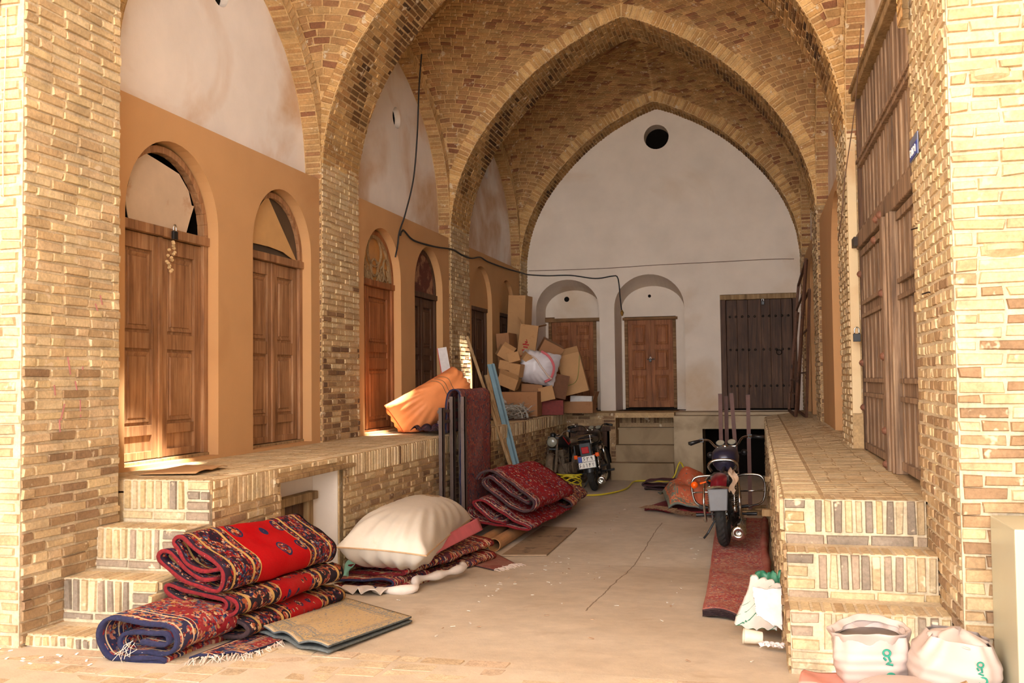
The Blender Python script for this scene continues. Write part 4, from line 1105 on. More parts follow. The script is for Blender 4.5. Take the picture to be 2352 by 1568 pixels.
def add_uv_stain(m, u, v, ru, rv, col):
    nt = m.node_tree; b = nt.nodes['Principled BSDF']; src = b.inputs['Base Color'].links[0].from_socket
    uv = nt.nodes.new('ShaderNodeUVMap'); uv.uv_map = 'UVMap'; sx = nt.nodes.new('ShaderNodeSeparateXYZ'); nt.links.new(uv.outputs[0], sx.inputs[0])
    n = noise(nt, uv.outputs[0], 9, 5, .7)
    du = mth(nt, 'DIVIDE', mth(nt, 'SUBTRACT', sx.outputs[0], u), ru); dv = mth(nt, 'DIVIDE', mth(nt, 'SUBTRACT', sx.outputs[1], v), rv)
    r = mth(nt, 'ADD', mth(nt, 'SQRT', mth(nt, 'ADD', mth(nt, 'MULTIPLY', du, du), mth(nt, 'MULTIPLY', dv, dv))), mth(nt, 'MULTIPLY', mth(nt, 'SUBTRACT', n, .5), 2.2))
    nt.links.new(mixc(nt, src, L4(col), mth(nt, 'MULTIPLY', mth(nt, 'LESS_THAN', r, .8), .8)), b.inputs['Base Color'])
add_uv_stain(SACKW, .42, .12, .13, .28, (150, 118, 66))
# stack of four folded carpets at the foot of the left steps
PA = [(-2.643, 0.669), (-2.733, 0.65), (-2.816, 0.683), (-2.87, 0.748), (-2.904, 0.787), (-2.889, 0.818), (-2.839, 0.823), (-2.756, 0.765), (-2.666, 0.712), (-2.602, 0.664), (-2.595, 0.612), (-2.628, 0.561), (-2.703, 0.564), (-2.801, 0.594), (-2.892, 0.637), (-2.962, 0.685), (-2.979, 0.716), (-2.96, 0.74), (-2.919, 0.739), (-2.881, 0.704), (-2.824, 0.646), (-2.741, 0.613), (-2.658, 0.616)]
ca = fold('folded_carpet', PA[::-1], 1.24, (C_RED, EDGE_RED), y0=4.36, thick=.021, u0=1.2, tilt=-.055, wave=.004, seed=4, skew=.02,
     label='bright red folded carpet with floral border on top of the stack by the steps', cat='carpet')
ca['category'] = 'carpet'
PBk = [(-2.74, .45), (-2.66, .452), (-2.615, .475), (-2.63, 0.508), (-2.726, 0.532), (-2.833, 0.552), (-2.93, 0.575), (-2.95, 0.556), (-2.925, 0.528), (-2.833, 0.485), (-2.696, 0.437), (-2.591, 0.430), (-2.550, 0.464), (-2.565, 0.505), (-2.62, 0.528)]
fold('folded_carpet', PBk[::-1], 1.20, (C_RED2, EDGE_RED), y0=4.39, thick=.02, u0=1.2, tilt=-.05, wave=.004, seed=5, skew=.02,
     label='dark floral folded carpet directly under the bright red one', cat='carpet')
PC_ = [(-2.95, .42), (-2.8, .405), (-2.62, .395), (-2.54, .375), (-2.515, .345), (-2.545, .318), (-2.62, .310), (-2.74, .306), (-2.88, .306), (-2.93, .33), (-2.90, .355), (-2.8, .36), (-2.66, .352)]
fold('folded_carpet', PC_, 1.16, (C_RED2, EDGE_DARK), y0=4.46, thick=.022, u0=1.2, tilt=-.062, wave=.004, seed=6, skew=.0,
     label='black and rust folded carpet at the bottom of the stack behind the navy one', cat='carpet')
PN = [(-2.803, 0.405), (-2.686, 0.395), (-2.668, 0.421), (-2.686, 0.443), (-2.773, 0.440), (-2.861, 0.437), (-2.917, 0.425), (-2.935, 0.386), (-2.895, 0.348), (-2.788, 0.345), (-2.701, 0.345), (-2.645, 0.365), (-2.622, 0.400), (-2.632, 0.445), (-2.680, 0.477), (-2.803, 0.492), (-2.921, 0.505), (-2.988, 0.500), (-3.022, 0.465), (-3.030, 0.41), (-3.012, 0.353), (-2.975, 0.315), (-2.89, 0.318), (-2.788, 0.322), (-2.715, 0.322), (-2.70, 0.304), (-2.773, 0.305), (-2.9, .304)]
cn = fold('folded_carpet', PN, .50, (C_NAVY, EDGE_NAVY), y0=3.98, thick=.019, u0=1.2, tilt=-.03, wave=.003, seed=8, ny=14, skew=.05,
     label='thick folded carpet with navy edge and hanging white threads, in front of the stack', cat='carpet')
mb = MB()
for k in range(9):
    x0 = -2.86+RNG.normal(0, .015); z0 = .39+RNG.normal(0, .01)
    mb.tube([(x0, 3.97, z0), (x0+RNG.normal(-.02, .02), 3.955, z0-.02), (x0+RNG.normal(-.03, .02), 3.96, z0-.05-.02*RNG.random())], .0014, 4)
mb.build('loose_threads', FRINGE, cn)
fr = sheet('fringed_rug', [(-2.60, 4.05, .302), (-2.36, 4.22, .298), (-2.36, 4.85, .258), (-2.62, 4.9, .256)], [C_NAVY, EDGE_NAVY, BACKING], .010, 16, 24,
     disp=lambda u, v: np.stack([0*u, 0*u, .018*np.abs(np.sin(u*7+.6))*np.exp(-v*2)], 1), label='small rug with pale cotton fringe showing under the folded carpets', cat='rug')
fringe('fringe', [(-2.60, 4.05, .31), (-2.5, 4.10, .32), (-2.42, 4.17, .312), (-2.36, 4.25, .306), (-2.355, 4.5, .292)], .075, (.35, -.8, -.1), FRINGE, fr, n=90, r=.002)

# beige and blue flat-woven rug, doubled over, lying beside the stack
def dg(u, v):
    w = .035*np.exp(-((u-.05)/.25)**2)*(1-v)*np.abs(np.sin(v*9+1))
    z = .028+.026*np.clip(1-v*1.3, 0, 1)*np.abs(np.sin(u*8.5+.5)); return np.stack([0*u, .03*np.sin(u*6)*(1-v), z], 1)
gc = [(-2.62, 4.62, .274), (-2.00, 4.28, .300), (-1.92, 5.20, .232), (-2.55, 5.72, .195)]
sheet('flat_woven_rug', gc, [C_GREY, EDGE_GREY, EDGE_GREY], .010, 44, 30, disp=dg, uvs=(1.3, .9),
      label='worn beige and blue flat-woven rug folded flat on the floor', cat='rug')
low = [(x+.008, y-.012, z-.0) for x, y, z in gc]
sheet('folded_under_layer', low, [EDGE_GREY], .008, 44, 20, disp=lambda u, v: dg(u, v)*[1, 1, .5]-[0, 0, .004], parent=bpy.data.objects['flat_woven_rug'])

# sacks and carpets in the middle of the left side
def quad_slab(name, path, quad, z0, mats, n=90, nt=26, thick=.018, wave=.005, seed=1, parent=None, **kw):
    """folded carpet whose fold path (a in 0..1 across, z) is swept over a four-sided footprint"""
    rs = np.random.default_rng(seed); P = spline(path, n); m = len(P); ph = rs.uniform(0, 6, 5)
    A, B, C_, D = (np.array(q, float) for q in quad)   # A near-left, B near-right, C far-right, D far-left
    W = np.linalg.norm(B-A); sc = np.array([W, 1]); R = P*sc; T = np.gradient(R, axis=0); T /= np.linalg.norm(T, axis=1, keepdims=True)+1e-9
    Nn = np.stack([-T[:, 1], T[:, 0]], 1); s = np.concatenate([[0], np.cumsum(np.linalg.norm(np.diff(R, axis=0), axis=1))]); ro = []; ri = []
    for j in range(nt+1):
        t = j/nt; w = wave*(np.sin(t*9+ph[0]+s*4)+.6*np.sin(t*21+ph[1]+s*11)+.5*np.sin(s*29+ph[2]))
        for lst, sg in ((ro, 1), (ri, -1)):
            Q = R+Nn*(w+sg*thick/2)[:, None]; a = Q[:, 0:1]/W; L_ = A+(D-A)*t; R_ = B+(C_-B)*t; g = L_+(R_-L_)*a
            lst.append(np.hstack([g, (z0[0]+(z0[1]-z0[0])*t+Q[:, 1:2])]))
    V = np.concatenate(ro+ri); off = (nt+1)*m; F = []; M = []
    for j in range(nt):
        for i in range(m-1):
            a = j*m+i; F.append((a, a+m, a+m+1, a+1)); M.append(0); b_ = off+a; F.append((b_, b_+1, b_+m+1, b_+m)); M.append(2)
    for i in range(m-1):
        F.append((i, i+1, off+i+1, off+i)); a = nt*m+i; F.append((a, off+a, off+a+1, a+1)); M += [1, 1]
    for j in range(nt):
        a = j*m; F.append((a, off+a, off+a+m, a+m)); a = j*m+m-1; F.append((a, a+m, off+a+m, off+a)); M += [1, 1]
    Lt = np.linalg.norm(D-A); uv = np.concatenate([np.stack([s, np.full(m, Lt*j/nt)], 1) for j in range(nt+1)]*2)
    mb = MB(); mb.add(V, F, uv=uv); mb.M = M
    return mb.build(name, list(mats)+[mats[0]], parent, smooth=True, **kw)

quad_slab('folded_carpet', [(.05, .02), (.5, .018), (.9, .02), (1.0, .045), (.9, .07), (.5, .07), (.1, .075), (.04, .10), (.1, .125), (.5, .125), (.88, .125), (.97, .15), (.86, .178), (.5, .18), (.05, .17)],
     [(-2.96, 6.62), (-2.44, 6.52), (-2.28, 8.3), (-2.94, 8.65)], (.085, .005), (C_PILE, EDGE_RED), seed=11, wave=.007, label='navy and red carpet folded in layers under the big white sack', cat='carpet')
quad_slab('folded_carpet', [(0, .03), (.5, .03), (.9, .03), (1.0, .055), (.9, .08), (.5, .08), (.0, .08)],
     [(-2.93, 6.30), (-2.50, 6.40), (-2.42, 6.95), (-2.93, 7.2)], (.125, .09), (C_PILE, EDGE_NAVY), seed=12, wave=.006, label='patterned carpet corner sticking out below the white sack towards the street', cat='carpet')
big, rim, top = pillow('stuffed_sack', (-2.68, 7.30, .405), (-.16, 1.08, -.03), (.31, .06, -.03), (.03, .02, .245), SACKW, n=56, top=1.0, bot=.85, wr=.014, seed=2, floor=.235, pinch=.05, pw=3.2,
     label='huge bulging white woven sack lying on folded carpets', cat='sack')
mb = MB(); mb.tube(rim, .006, 6, closed=True); mb.build('seam', SEAM, big)
sheet('pink_side_strip', [(-2.36, 6.75, .30), (-2.33, 8.1, .30), (-2.37, 8.1, .40), (-2.40, 6.85, .37)], [SACKP], .008, 20, 6, parent=big, label='pink strip of cloth along the edge')
mb = MB(); c0 = top[int(len(top)*.5)]
sheet('crumpled_cloth', [(-2.96, 6.22, .155), (-2.50, 6.02, .172), (-2.44, 6.30, .155), (-2.94, 6.30, .155)], [CLOTH], .006, 40, 16,
      disp=lambda u, v: np.stack([.03*np.sin(u*13), .02*np.sin(u*9+v*4), .045*np.abs(np.sin(u*11+v*5))*(1-v*.5)], 1), label='crumpled white cloth with mint green corner on the floor below the carpets', cat='cloth')
mb = MB(); P = spline([(-2.50, 6.22, .175), (-2.40, 6.20, .18), (-2.30, 6.30, .18), (-2.36, 6.5, .19), (-2.30, 6.75, .175), (-2.24, 7.0, .165), (-2.22, 7.2, .155), (-2.27, 7.3, .15)], 40)
mb.tube(P, [.020+.016*math.sin(i*.35)**2 for i in range(len(P))], 8); mb.build('twisted_strip', CLOTH, bpy.data.objects['crumpled_cloth'], smooth=True)
sheet('mint_corner', [(-2.99, 6.6, .17), (-2.86, 6.40, .18), (-2.85, 6.55, .27), (-2.97, 6.75, .30)], [MINT], .005, 14, 10, disp=lambda u, v: np.stack([.01*np.sin(v*9), 0*u, .02*np.sin(u*8)], 1), parent=bpy.data.objects['crumpled_cloth'], label='mint green corner')
fr = sheet('small_faded_rug', [(-2.42, 7.95, .027), (-2.10, 7.60, .055), (-2.02, 8.05, .02), (-2.35, 8.6, .004)], [C_FADE, EDGE_DARK, BACKING], .009, 14, 14, label='small faded brown rug with fringe beside the folded carpet pile', cat='rug')
fringe('fringe', [(-2.10, 7.60, .062), (-2.05, 7.85, .045), (-2.02, 8.05, .03)], .08, (1, .1, -.1), FRINGE, fr, n=40, r=.002)

# orange sack leaning on the ledge, dark bundle under it
og, rim, otop = pillow('orange_sack', (-3.40, 9.86, 1.345), (.26, .34, .20), (-.09, -.12, .20), (.15, -.12, .09), SACKO, n=44, top=1.5, bot=1.2, wr=.016, seed=5, floor=1.058, pw=3.4, pinch=.03,
     label='bulging orange woven sack leaning on the ledge against the door', cat='sack')
mb = MB(); mb.tube(rim, .006, 6, closed=True); mb.build('seam', mat_plain('red_seam', (196, 84, 40), .8), og)
mb = MB()
for c_ in (22, 24, 27): mb.tube([tuple(otop[j*45+c_]+np.array([.002, -.002, .003])) for j in range(4, 41)], .0045, 5)
mb.build('woven_stripes', mat_plain('brown_stripe', (150, 110, 74), .8), og, kind='stuff')
DKC = mat_carpet('dark_bundle', (52, 40, 56), (60, 40, 50), [NAVY, (110, 80, 84), DKR, (70, 60, 74)], 2, 2, .02, 18, .5, dust=.1)
sheet('crumpled_dark_cloth', [(-3.45, 9.35, 1.07), (-3.06, 9.1, 1.07), (-3.02, 9.75, 1.08), (-3.4, 9.95, 1.08)], [DKC], .008, 40, 30,
      disp=lambda u, v: np.stack([.02*np.sin(v*14), .02*np.sin(u*17), .05*np.abs(np.sin(u*9+v*7)*np.cos(v*8-u*3))+.02], 1), label='crumpled dark cloth bundle on the ledge under the orange sack', cat='cloth')

# steel frame standing against the ledge with a runner thrown over it
IRON = mat_plain('grey_brown_angle_iron', (96, 80, 72), .6, .3, var=.2, scale=12, c2=(70, 52, 44), c2at=.6)
rk = empty('steel_rack', (-2.9, 9.3, 0), label='dark angle-iron rack standing against the ledge under the draped runner', cat='rack')
def rel(p): return (p[0]+2.9, p[1]-9.3, p[2])
for x, y, z in ((-2.93, 8.78, 1.34), (-2.93, 9.12, 1.44), (-2.795, 9.055, 1.44), (-2.91, 9.34, 1.46), (-2.93, 9.75, 1.46), (-2.93, 10.15, 1.46)):
    m = MB(); a = rel((x, y, 0)); m.box((a[0]-.012, a[1]-.035, 0), (a[0]+.03, a[1]-.027, z)); m.box((a[0]+.022, a[1]-.035, 0), (a[0]+.03, a[1]+.03, z)); m.build('post', IRON, rk)
for z, ya in ((1.30, 8.78), (1.40, 9.12), (1.20, 8.78)):
    m = MB(); m.beam(rel((-2.95, ya, z)), rel((-2.95, 10.2, z)), .03, .03); m.build('rail', IRON, rk)
rp = [(-2.985, 1.08), (-2.985, 1.2), (-2.98, 1.40), (-2.965, 1.475), (-2.92, 1.505), (-2.87, 1.495), (-2.845, 1.44), (-2.84, 1.3), (-2.84, 1.0), (-2.84, .7), (-2.84, .4), (-2.84, .12), (-2.835, .04)]
rr = fold('draped_runner', rp, 1.10, (C_RUN, EDGE_NAVY), y0=9.12, thick=.014, wave=.004, seed=9, n=70, ny=20, sag=.0, label='long dusty maroon runner rug draped over the steel rack', cat='rug')

# leaning timbers and channel
m = MB(); m.beam((-2.66, 11.10, .02), (-3.37, 11.12, 2.12), .11, .035, up=(1, .3, .2)); m.build('leaning_plank', WOOD_P, label='pale wooden plank leaning on the ledge behind the draped runner', cat='plank', bevel=.004)
BLUE = mat_plain('pale_blue_painted_steel', (128, 158, 170), .5, .1, var=.15, scale=6, c2=(150, 110, 84), c2at=.68, c2scale=8)
m = MB(); u_ = (.6, -.8, .1)
m.beam((-2.70, 11.32, .02), (-3.26, 11.78, 1.80), .10, .012, up=u_); m.beam((-2.67, 11.29, .02), (-3.23, 11.75, 1.80), .012, .05, up=u_); m.build('steel_channel', BLUE, label='pale blue steel channel leaning beside the wooden plank', cat='metal channel')
m = MB(); m.beam((-2.72, 11.22, .02), (-3.28, 11.62, 1.66), .05, .02, up=u_); m.build('thin_batten', WOOD_P, label='thin grey batten leaning between plank and blue channel', cat='batten')
m = MB(); m.box((-.055, -.006, 0), (.055, .006, .96)); bd = m.build('white_board', mat_plain('white_board_face', (214, 208, 206), .6), label='narrow white board with red edge standing behind the orange sack', cat='board')
bd.location = (-3.60, 11.35, 1.06); bd.rotation_euler = (math.radians(-4), math.radians(-9), math.radians(25))
m = MB(); m.box((-.063, -.007, 0), (-.055, .007, .96)); m.build('red_edge', mat_plain('red_tape', (190, 30, 30), .5), bd)

# crimson carpets on cardboard tubes
TUBE = mat_plain('cardboard_tube', (176, 128, 84), .85, 0, var=.15, scale=14)
TUBEI = mat_plain('tube_inside', (96, 64, 42), .9, 0)
for k, (xa, xb, ya, yb_) in enumerate(((-2.40, -2.37, 8.72, 11.85), (-2.54, -2.52, 8.85, 11.7))):
    m = MB(); r = .062; n = 20; V = []
    for y, rr_ in ((ya, r), (yb_, r), (yb_, r-.008), (ya, r-.008)):
        x = xa if y == ya else xb
        V += [(x+rr_*math.cos(2*math.pi*i/n), y, r+.002+rr_*math.sin(2*math.pi*i/n)) for i in range(n)]
    F = [(j*n+i, j*n+(i+1) % n, ((j+1) % 4)*n+(i+1) % n, ((j+1) % 4)*n+i) for j in range(4) for i in range(n)]
    m.add(V, F); m.build('cardboard_tube', TUBE, smooth=False, label=('thick cardboard tube under the crimson carpets, the one next to the flat board', 'thick cardboard tube under the crimson carpets, the one next to the rack')[k], cat='tube')
dx_ = .06
PUp = [(-2.25, .33), (-2.40, .40), (-2.55, .52), (-2.63, .585), (-2.70, .57), (-2.72, .52), (-2.68, .47), (-2.6, .42), (-2.45, .31), (-2.33, .255), (-2.23, .27), (-2.20, .34), (-2.27, .40), (-2.45, .53), (-2.58, .62), (-2.66, .645), (-2.73, .63), (-2.78, .56)]
fold('folded_carpet', [(a+dx_, b_+.055) for a, b_ in PUp], 1.85, (C_PILE2, EDGE_DARK), y0=9.25, thick=.022, seed=21, wave=.006, tilt=-.04, skew=.02, label='crimson carpet folded on top of the pile on the cardboard tubes', cat='carpet')
PMd = [(-2.45, .18), (-2.6, .22), (-2.72, .31), (-2.78, .38), (-2.74, .41), (-2.66, .40), (-2.52, .31), (-2.38, .22), (-2.26, .165), (-2.215, .145), (-2.24, .13), (-2.36, .15), (-2.5, .17), (-2.65, .19), (-2.80, .23), (-2.845, .28), (-2.83, .33)]
fold('folded_carpet', [(a+dx_, b_+.018) for a, b_ in PMd], 1.85, (C_PILE2, EDGE_RED), y0=9.12, thick=.020, seed=22, wave=.005, tilt=-.02, skew=.03, label='red-edged folded carpet at the bottom of the pile on the cardboard tubes', cat='carpet')
fold('folded_carpet', [(-2.12, .165), (-2.2, .16), (-2.35, .17), (-2.33, .24), (-2.2, .27), (-2.08, .23), (-2.04, .18), (-2.1, .15), (-2.3, .145)], 1.15, (C_PILE, EDGE_DARK), y0=10.75, thick=.022, seed=23, wave=.006, skew=-.03, label='dark rolled carpet on the far end of the cardboard tubes', cat='carpet')
m = MB(); m.add([(-2.27, 8.50, .004), (-1.87, 8.58, .004), (-1.89, 10.19, .004), (-2.27, 10.24, .004), (-2.27, 8.50, .018), (-1.87, 8.58, .018), (-1.89, 10.19, .018), (-2.27, 10.24, .018)], [(0,3,2,1),(4,5,6,7),(0,1,5,4),(1,2,6,5),(2,3,7,6),(3,0,4,7)])
m.build('flat_board', mat_plain('worn_brown_board', (150, 124, 96), .7, 0, var=.25, scale=7, c2=(96, 76, 58), c2at=.55), label='thin worn brown board lying flat on the floor beside the tubes', cat='board')
# flat cardboard on the ledge by the first door
CARD = mat_plain('brown_cardboard', (184, 140, 94), .85, 0, var=.1, scale=6, c2=(168, 122, 78), c2at=.6)
sheet('flat_cardboard', [(-3.62, 5.10, 1.056), (-3.27, 5.16, 1.06), (-3.33, 5.62, 1.058), (-3.70, 5.72, 1.056)], [CARD], .004, 10, 10, disp=lambda u, v: np.stack([0*u, 0*u, .012*u*np.abs(np.sin(v*6))], 1), label='flat piece of brown cardboard on the ledge by the first door', cat='cardboard')
# ---------------------------------------------------------------- motorcycles
RUBBER = mat_plain('black_rubber', (38, 36, 34), .85, 0, var=.25, scale=40, bmp=.4, c2=(120, 104, 86), c2at=.62, c2scale=8)
RUBBERD = mat_plain('dusty_rubber', (110, 98, 84), .9, 0, var=.25, scale=30, bmp=.4)
DUSTM = mat_plain('dusty_grey_metal', (128, 110, 90), .8, .2, var=.35, scale=25, c2=(84, 66, 52), c2at=.55)
ENGINE = mat_plain('oily_cast_metal', (88, 82, 76), .6, .5, var=.4, scale=20, c2=(50, 42, 36), c2at=.5)
CHROME = mat_plain('scratched_chrome', (200, 198, 192), .2, 1.0, var=.2, scale=20, c2=(120, 96, 76), c2at=.68, c2scale=12)
BLACKP = mat_plain('scuffed_black_paint', (28, 27, 28), .4, .1, var=.4, scale=15, c2=(92, 80, 68), c2at=.64)
MAROONP = mat_plain('maroon_paint', (112, 22, 34), .28, .1, var=.2, scale=10)
VIOLET = mat_plain('dark_violet_paint', (44, 42, 62), .3, .2, var=.2)
GREYPL = mat_plain('grey_plastic_flap', (96, 96, 98), .5, 0, var=.15, scale=10)
ORANGEL = mat_plain('orange_lens', (235, 90, 16), .2, 0, var=.1)
REDL = mat_plain('red_lens', (180, 16, 20), .2, 0, var=.1)
GLASSG = mat_plain('gauge_glass', (150, 146, 130), .15, 0, var=.2)
PLATEW = mat_plain('plate_white', (226, 220, 208), .5)
INK = mat_plain('black_lettering', (18, 18, 20), .6); BLUEB = mat_plain('blue_plate_band', (34, 60, 150), .5)
RAG = mat_plain('dirty_rag', (190, 160, 132), .9, 0, var=.2, bmp=.5)

def text_on(name, body, size, mtx, mat, parent, extrude=.0008):
    cu = bpy.data.curves.new(name, 'FONT'); cu.body = body; cu.size = size; cu.extrude = extrude; cu.align_x = 'CENTER'; cu.align_y = 'CENTER'
    cu.materials.append(mat); o = bpy.data.objects.new(name, cu); COL.objects.link(o); o.parent = parent; o.matrix_local = mtx; return o

def persian_strokes(m, chars, x0, z0, w, h, M, t=.0016):
    """Persian digits drawn as strokes in the plate's own plane"""
    G_ = {'6': [[(.75,.95),(.35,.95),(.25,.7),(.35,.55),(.7,.5)],[(.7,.55),(.45,.3),(.1,.02)]],
          '2': [[(.2,.02),(.25,.5),(.12,.95)],[(.14,.93),(.3,.68),(.6,.68),(.7,.95)]],
          '9': [[(.62,.55),(.3,.55),(.22,.8),(.42,.97),(.62,.8),(.62,.5),(.72,.02)]],
          '8': [[(.08,.02),(.42,.97),(.8,.02)]], '1': [[(.5,.02),(.5,.6),(.35,.97)]],
          '4': [[(.25,.02),(.28,.6),(.15,.97)],[(.75,.95),(.45,.85),(.5,.66),(.8,.64)],[(.5,.66),(.28,.55)]],
          '7': [[(.15,.97),(.45,.02),(.8,.97)]]}
    for i, ch in enumerate(chars):
        for st in G_[ch]:
            pts = [tuple(M @ Vector((x0+(i+a*.72)*w, 0, z0+b_*h))) for a, b_ in st]
            m.tube(pts, t, 5)

def motorcycle(P):
    s = P.get('s', .93); root = empty('motorcycle', (0, 0, 0), label=P['label'], cat='motorcycle')
    root.rotation_mode = 'XYZ'; root.location = P['loc']; root.rotation_euler = (P.get('lean', 0), P.get('pitch', 0), P['rz'])
    WB, R = 1.26*s, .300*s; pn, met, chrome, rub = P['paint'], P['metal'], P['chrome'], P['rubber']
    st = P.get('steer', 0); hp = Vector((WB-.30*s, 0, .86*s)); axs = Vector((-.42, 0, 1)).normalized()
    SM = Matrix.Translation(hp) @ Matrix.Rotation(st, 4, axs) @ Matrix.Translation(-hp)
    I = Matrix.Identity(4)
    def B(name, fn, mat, par=root, M=I, smooth=False, bevel=0, **kw):
        m = MB(); fn(m); 
        if M != I: m.V = [np.array([tuple(M @ Vector(v)) for v in a]) for a in m.V]
        return m.build(name, mat, par, smooth=smooth, bevel=bevel, **kw)
    def wheel(cx, M, name, w):
        c = Vector((cx, 0, R))
        def rim(m):
            pts = [tuple(c+Vector((.86*R*math.cos(a)*1.0, 0, .86*R*math.sin(a)))) for a in np.linspace(0, 2*math.pi, 36, endpoint=False)]
            m.tube([tuple(Vector(p)+Vector((0, .02*s, 0))) for p in pts], .010*s, 6, closed=True); m.tube([tuple(Vector(p)-Vector((0, .02*s, 0))) for p in pts], .010*s, 6, closed=True)
            m.cyl(tuple(c+Vector((0, -.05*s, 0))), tuple(c+Vector((0, .05*s, 0))), .055*s, n=18)
            for k in range(24):
                a = 2*math.pi*k/24; a2 = a+(.35 if k % 2 else -.35)
                m.cyl(tuple(c+Vector((.05*s*math.cos(a2), .04*s*(-1)**(k//2), .05*s*math.sin(a2)))), tuple(c+Vector((.85*R*math.cos(a), 0, .85*R*math.sin(a)))), .0022*s, n=4)
        o = B(name, rim, chrome, M=M)
        def ty(m):
            n, k = 60, 10; V = []
            for i in range(n):
                a = 2*math.pi*i/n
                for j in range(k):
                    t = 2*math.pi*j/k; rr = (w*.5)*s; rad = R-rr*.92+rr*1.0*math.cos(t)*.92
                    if j in (0, 1, k-1): rad += .006*s*((i+(j == 1)+(j == k-1)*1) % 2)
                    V.append((c.x+rad*math.cos(a), rr*math.sin(t), c.z+rad*math.sin(a)))
            F = [(i*k+j, i*k+(j+1) % k, ((i+1) % n)*k+(j+1) % k, ((i+1) % n)*k+j) for i in range(n) for j in range(k)]
            m.add(V, F)
        B('tyre', ty, rub, o if False else root, M=M).parent = o
        return o
    wheel(0, I, 'rear_wheel', .105); wheel(WB, SM, 'front_wheel', .095)
    def fender(cx, a0, a1, w, off):
        def f(m):
            n = 16; V = []
            for i in range(n+1):
                a = a0+(a1-a0)*i/n
                for j in range(7):
                    t = -1+2*j/6; rad = R+off*s-.03*s*t*t
                    V.append((cx+rad*math.cos(a), w*.5*s*t, R+rad*math.sin(a)))
            F = [(i*7+j, i*7+j+1, i*7+j+8, i*7+j+7) for i in range(n) for j in range(6)]
            V2 = [(x, y*.93, z-.004) for x, y, z in V]; k = len(V)
            m.add(V, F); m.add(V2, [f_[::-1] for f_ in F])
        return f
    B('front_fender', fender(WB, math.radians(-5), math.radians(165), .12, .025), P.get('ffender', chrome), M=SM, smooth=True)
    B('rear_fender', fender(0, math.radians(60), math.radians(P.get('fend', 178)), .15, P.get('foff', .04)), P.get('rfender', pn), smooth=True)
    if P.get('trim'): B('fender_trim', lambda m: m.tube([(-.315*s, -.10*s, .585*s), (-.34*s, -.03*s, .60*s), (-.34*s, .03*s, .60*s), (-.315*s, .10*s, .585*s)], .012*s, 6), CHROME)
    # fork, lamps, bars turn together
    fk0 = Vector((WB, 0, R)); top = Vector((WB-.29*s, 0, .88*s))
    for sy in (-1, 1):
        d = Vector((0, sy*.075*s, 0)); mid = fk0.lerp(top, .5)
        B('fork_leg', lambda m: (m.cyl(tuple(fk0+d), tuple(mid+d), .024*s, n=12), m.cyl(tuple(mid+d), tuple(top+d), .016*s, n=12)), P.get('forkm', chrome), M=SM, smooth=True)
    B('fork_crown', lambda m: (m.box((top.x-.05*s, -.1*s, top.z-.03*s), (top.x+.04*s, .1*s, top.z)), m.box((top.x+.02*s, -.1*s, top.z-.22*s), (top.x+.10*s, .1*s, top.z-.19*s))), BLACKP, M=SM, bevel=.005)
    hl = Vector((WB-.12*s, 0, .80*s))
    def lamp(m): m.lathe([(.03*s, -.13*s), (.07*s, -.10*s), (.088*s, -.03*s), (.09*s, .0)], Matrix.Translation(hl) @ Matrix.Rotation(math.pi/2, 4, 'Y'), 20)
    h_ = B('headlight', lamp, P.get('lampm', BLACKP), M=SM, smooth=True)
    B('lens', lambda m: m.lathe([(.088*s, 0), (.08*s, .012*s), (.04*s, .024*s), (.002, .028*s)], Matrix.Translation(hl) @ Matrix.Rotation(math.pi/2, 4, 'Y'), 20), GLASSG, M=SM, smooth=True).parent = h_
    hb = [(top.x-.13*s, sy*.37*s, top.z+.10*s) for sy in (1,)]
    def bars(m):
        pts = []
        for sy in (1, -1):
            q = [(top.x-.19*s, sy*.37*s, top.z+.085*s), (top.x-.14*s, sy*.24*s, top.z+.10*s), (top.x-.05*s, sy*.17*s, top.z+.085*s), (top.x+.0*s, sy*.11*s, top.z+.01*s), (top.x+.0*s, sy*.04*s, top.z+.005*s)]
            pts = q if sy == 1 else pts+q[::-1]
        m.tube(spline(pts, 40), .0115*s, 8)
    ba = B('handlebar', bars, chrome, M=SM, smooth=True)
    for sy in (1, -1):
        B('grip', lambda m: m.cyl((top.x-.19*s-.0, sy*.385*s, top.z+.083*s), (top.x-.155*s, sy*.27*s, top.z+.098*s), .018*s, n=10), BLACKP, M=SM, smooth=True).parent = ba
        B('lever', lambda m: (m.box((top.x-.15*s, sy*.25*s-.02*s, top.z+.08*s), (top.x-.11*s, sy*.25*s+.02*s, top.z+.12*s)), m.tube([(top.x-.10*s, sy*.24*s, top.z+.09*s), (top.x-.09*s, sy*.30*s, top.z+.075*s), (top.x-.14*s, sy*.37*s, top.z+.06*s)], .006*s, 6)), BLACKP, M=SM).parent = ba
    g = None
    for sy in (.06, -.06) if not P.get('onegauge') else (0,):
        Mx = Matrix.Translation((top.x+.05*s, sy*s, top.z+.04*s)) @ Matrix.Rotation(math.radians(-35), 4, 'Y')
        g = B('gauge', lambda m: m.lathe([(.04*s, -.06*s), (.05*s, -.01*s), (.05*s, .01*s), (.044*s, .012*s)], Mx, 18), BLACKP, M=SM, smooth=True)
        B('dial', lambda m: m.lathe([(.043*s, .0125*s), (.001, .0135*s)], Mx, 18), GLASSG, M=SM).parent = g
    for sy in (1, -1):
        if P.get('find', True): B('front_indicator', lambda m: (m.cyl((hl.x-.03*s, sy*.09*s, hl.z), (hl.x-.03*s, sy*.16*s, hl.z), .008*s), m.lathe([(.01*s, -.035*s), (.032*s, -.02*s), (.034*s, .01*s), (.02*s, .03*s), (.002, .034*s)], Matrix.Translation((hl.x-.03*s, sy*.18*s, hl.z)) @ Matrix.Rotation(math.pi/2, 4, 'Y'), 12)), BLACKP, M=SM, smooth=True)
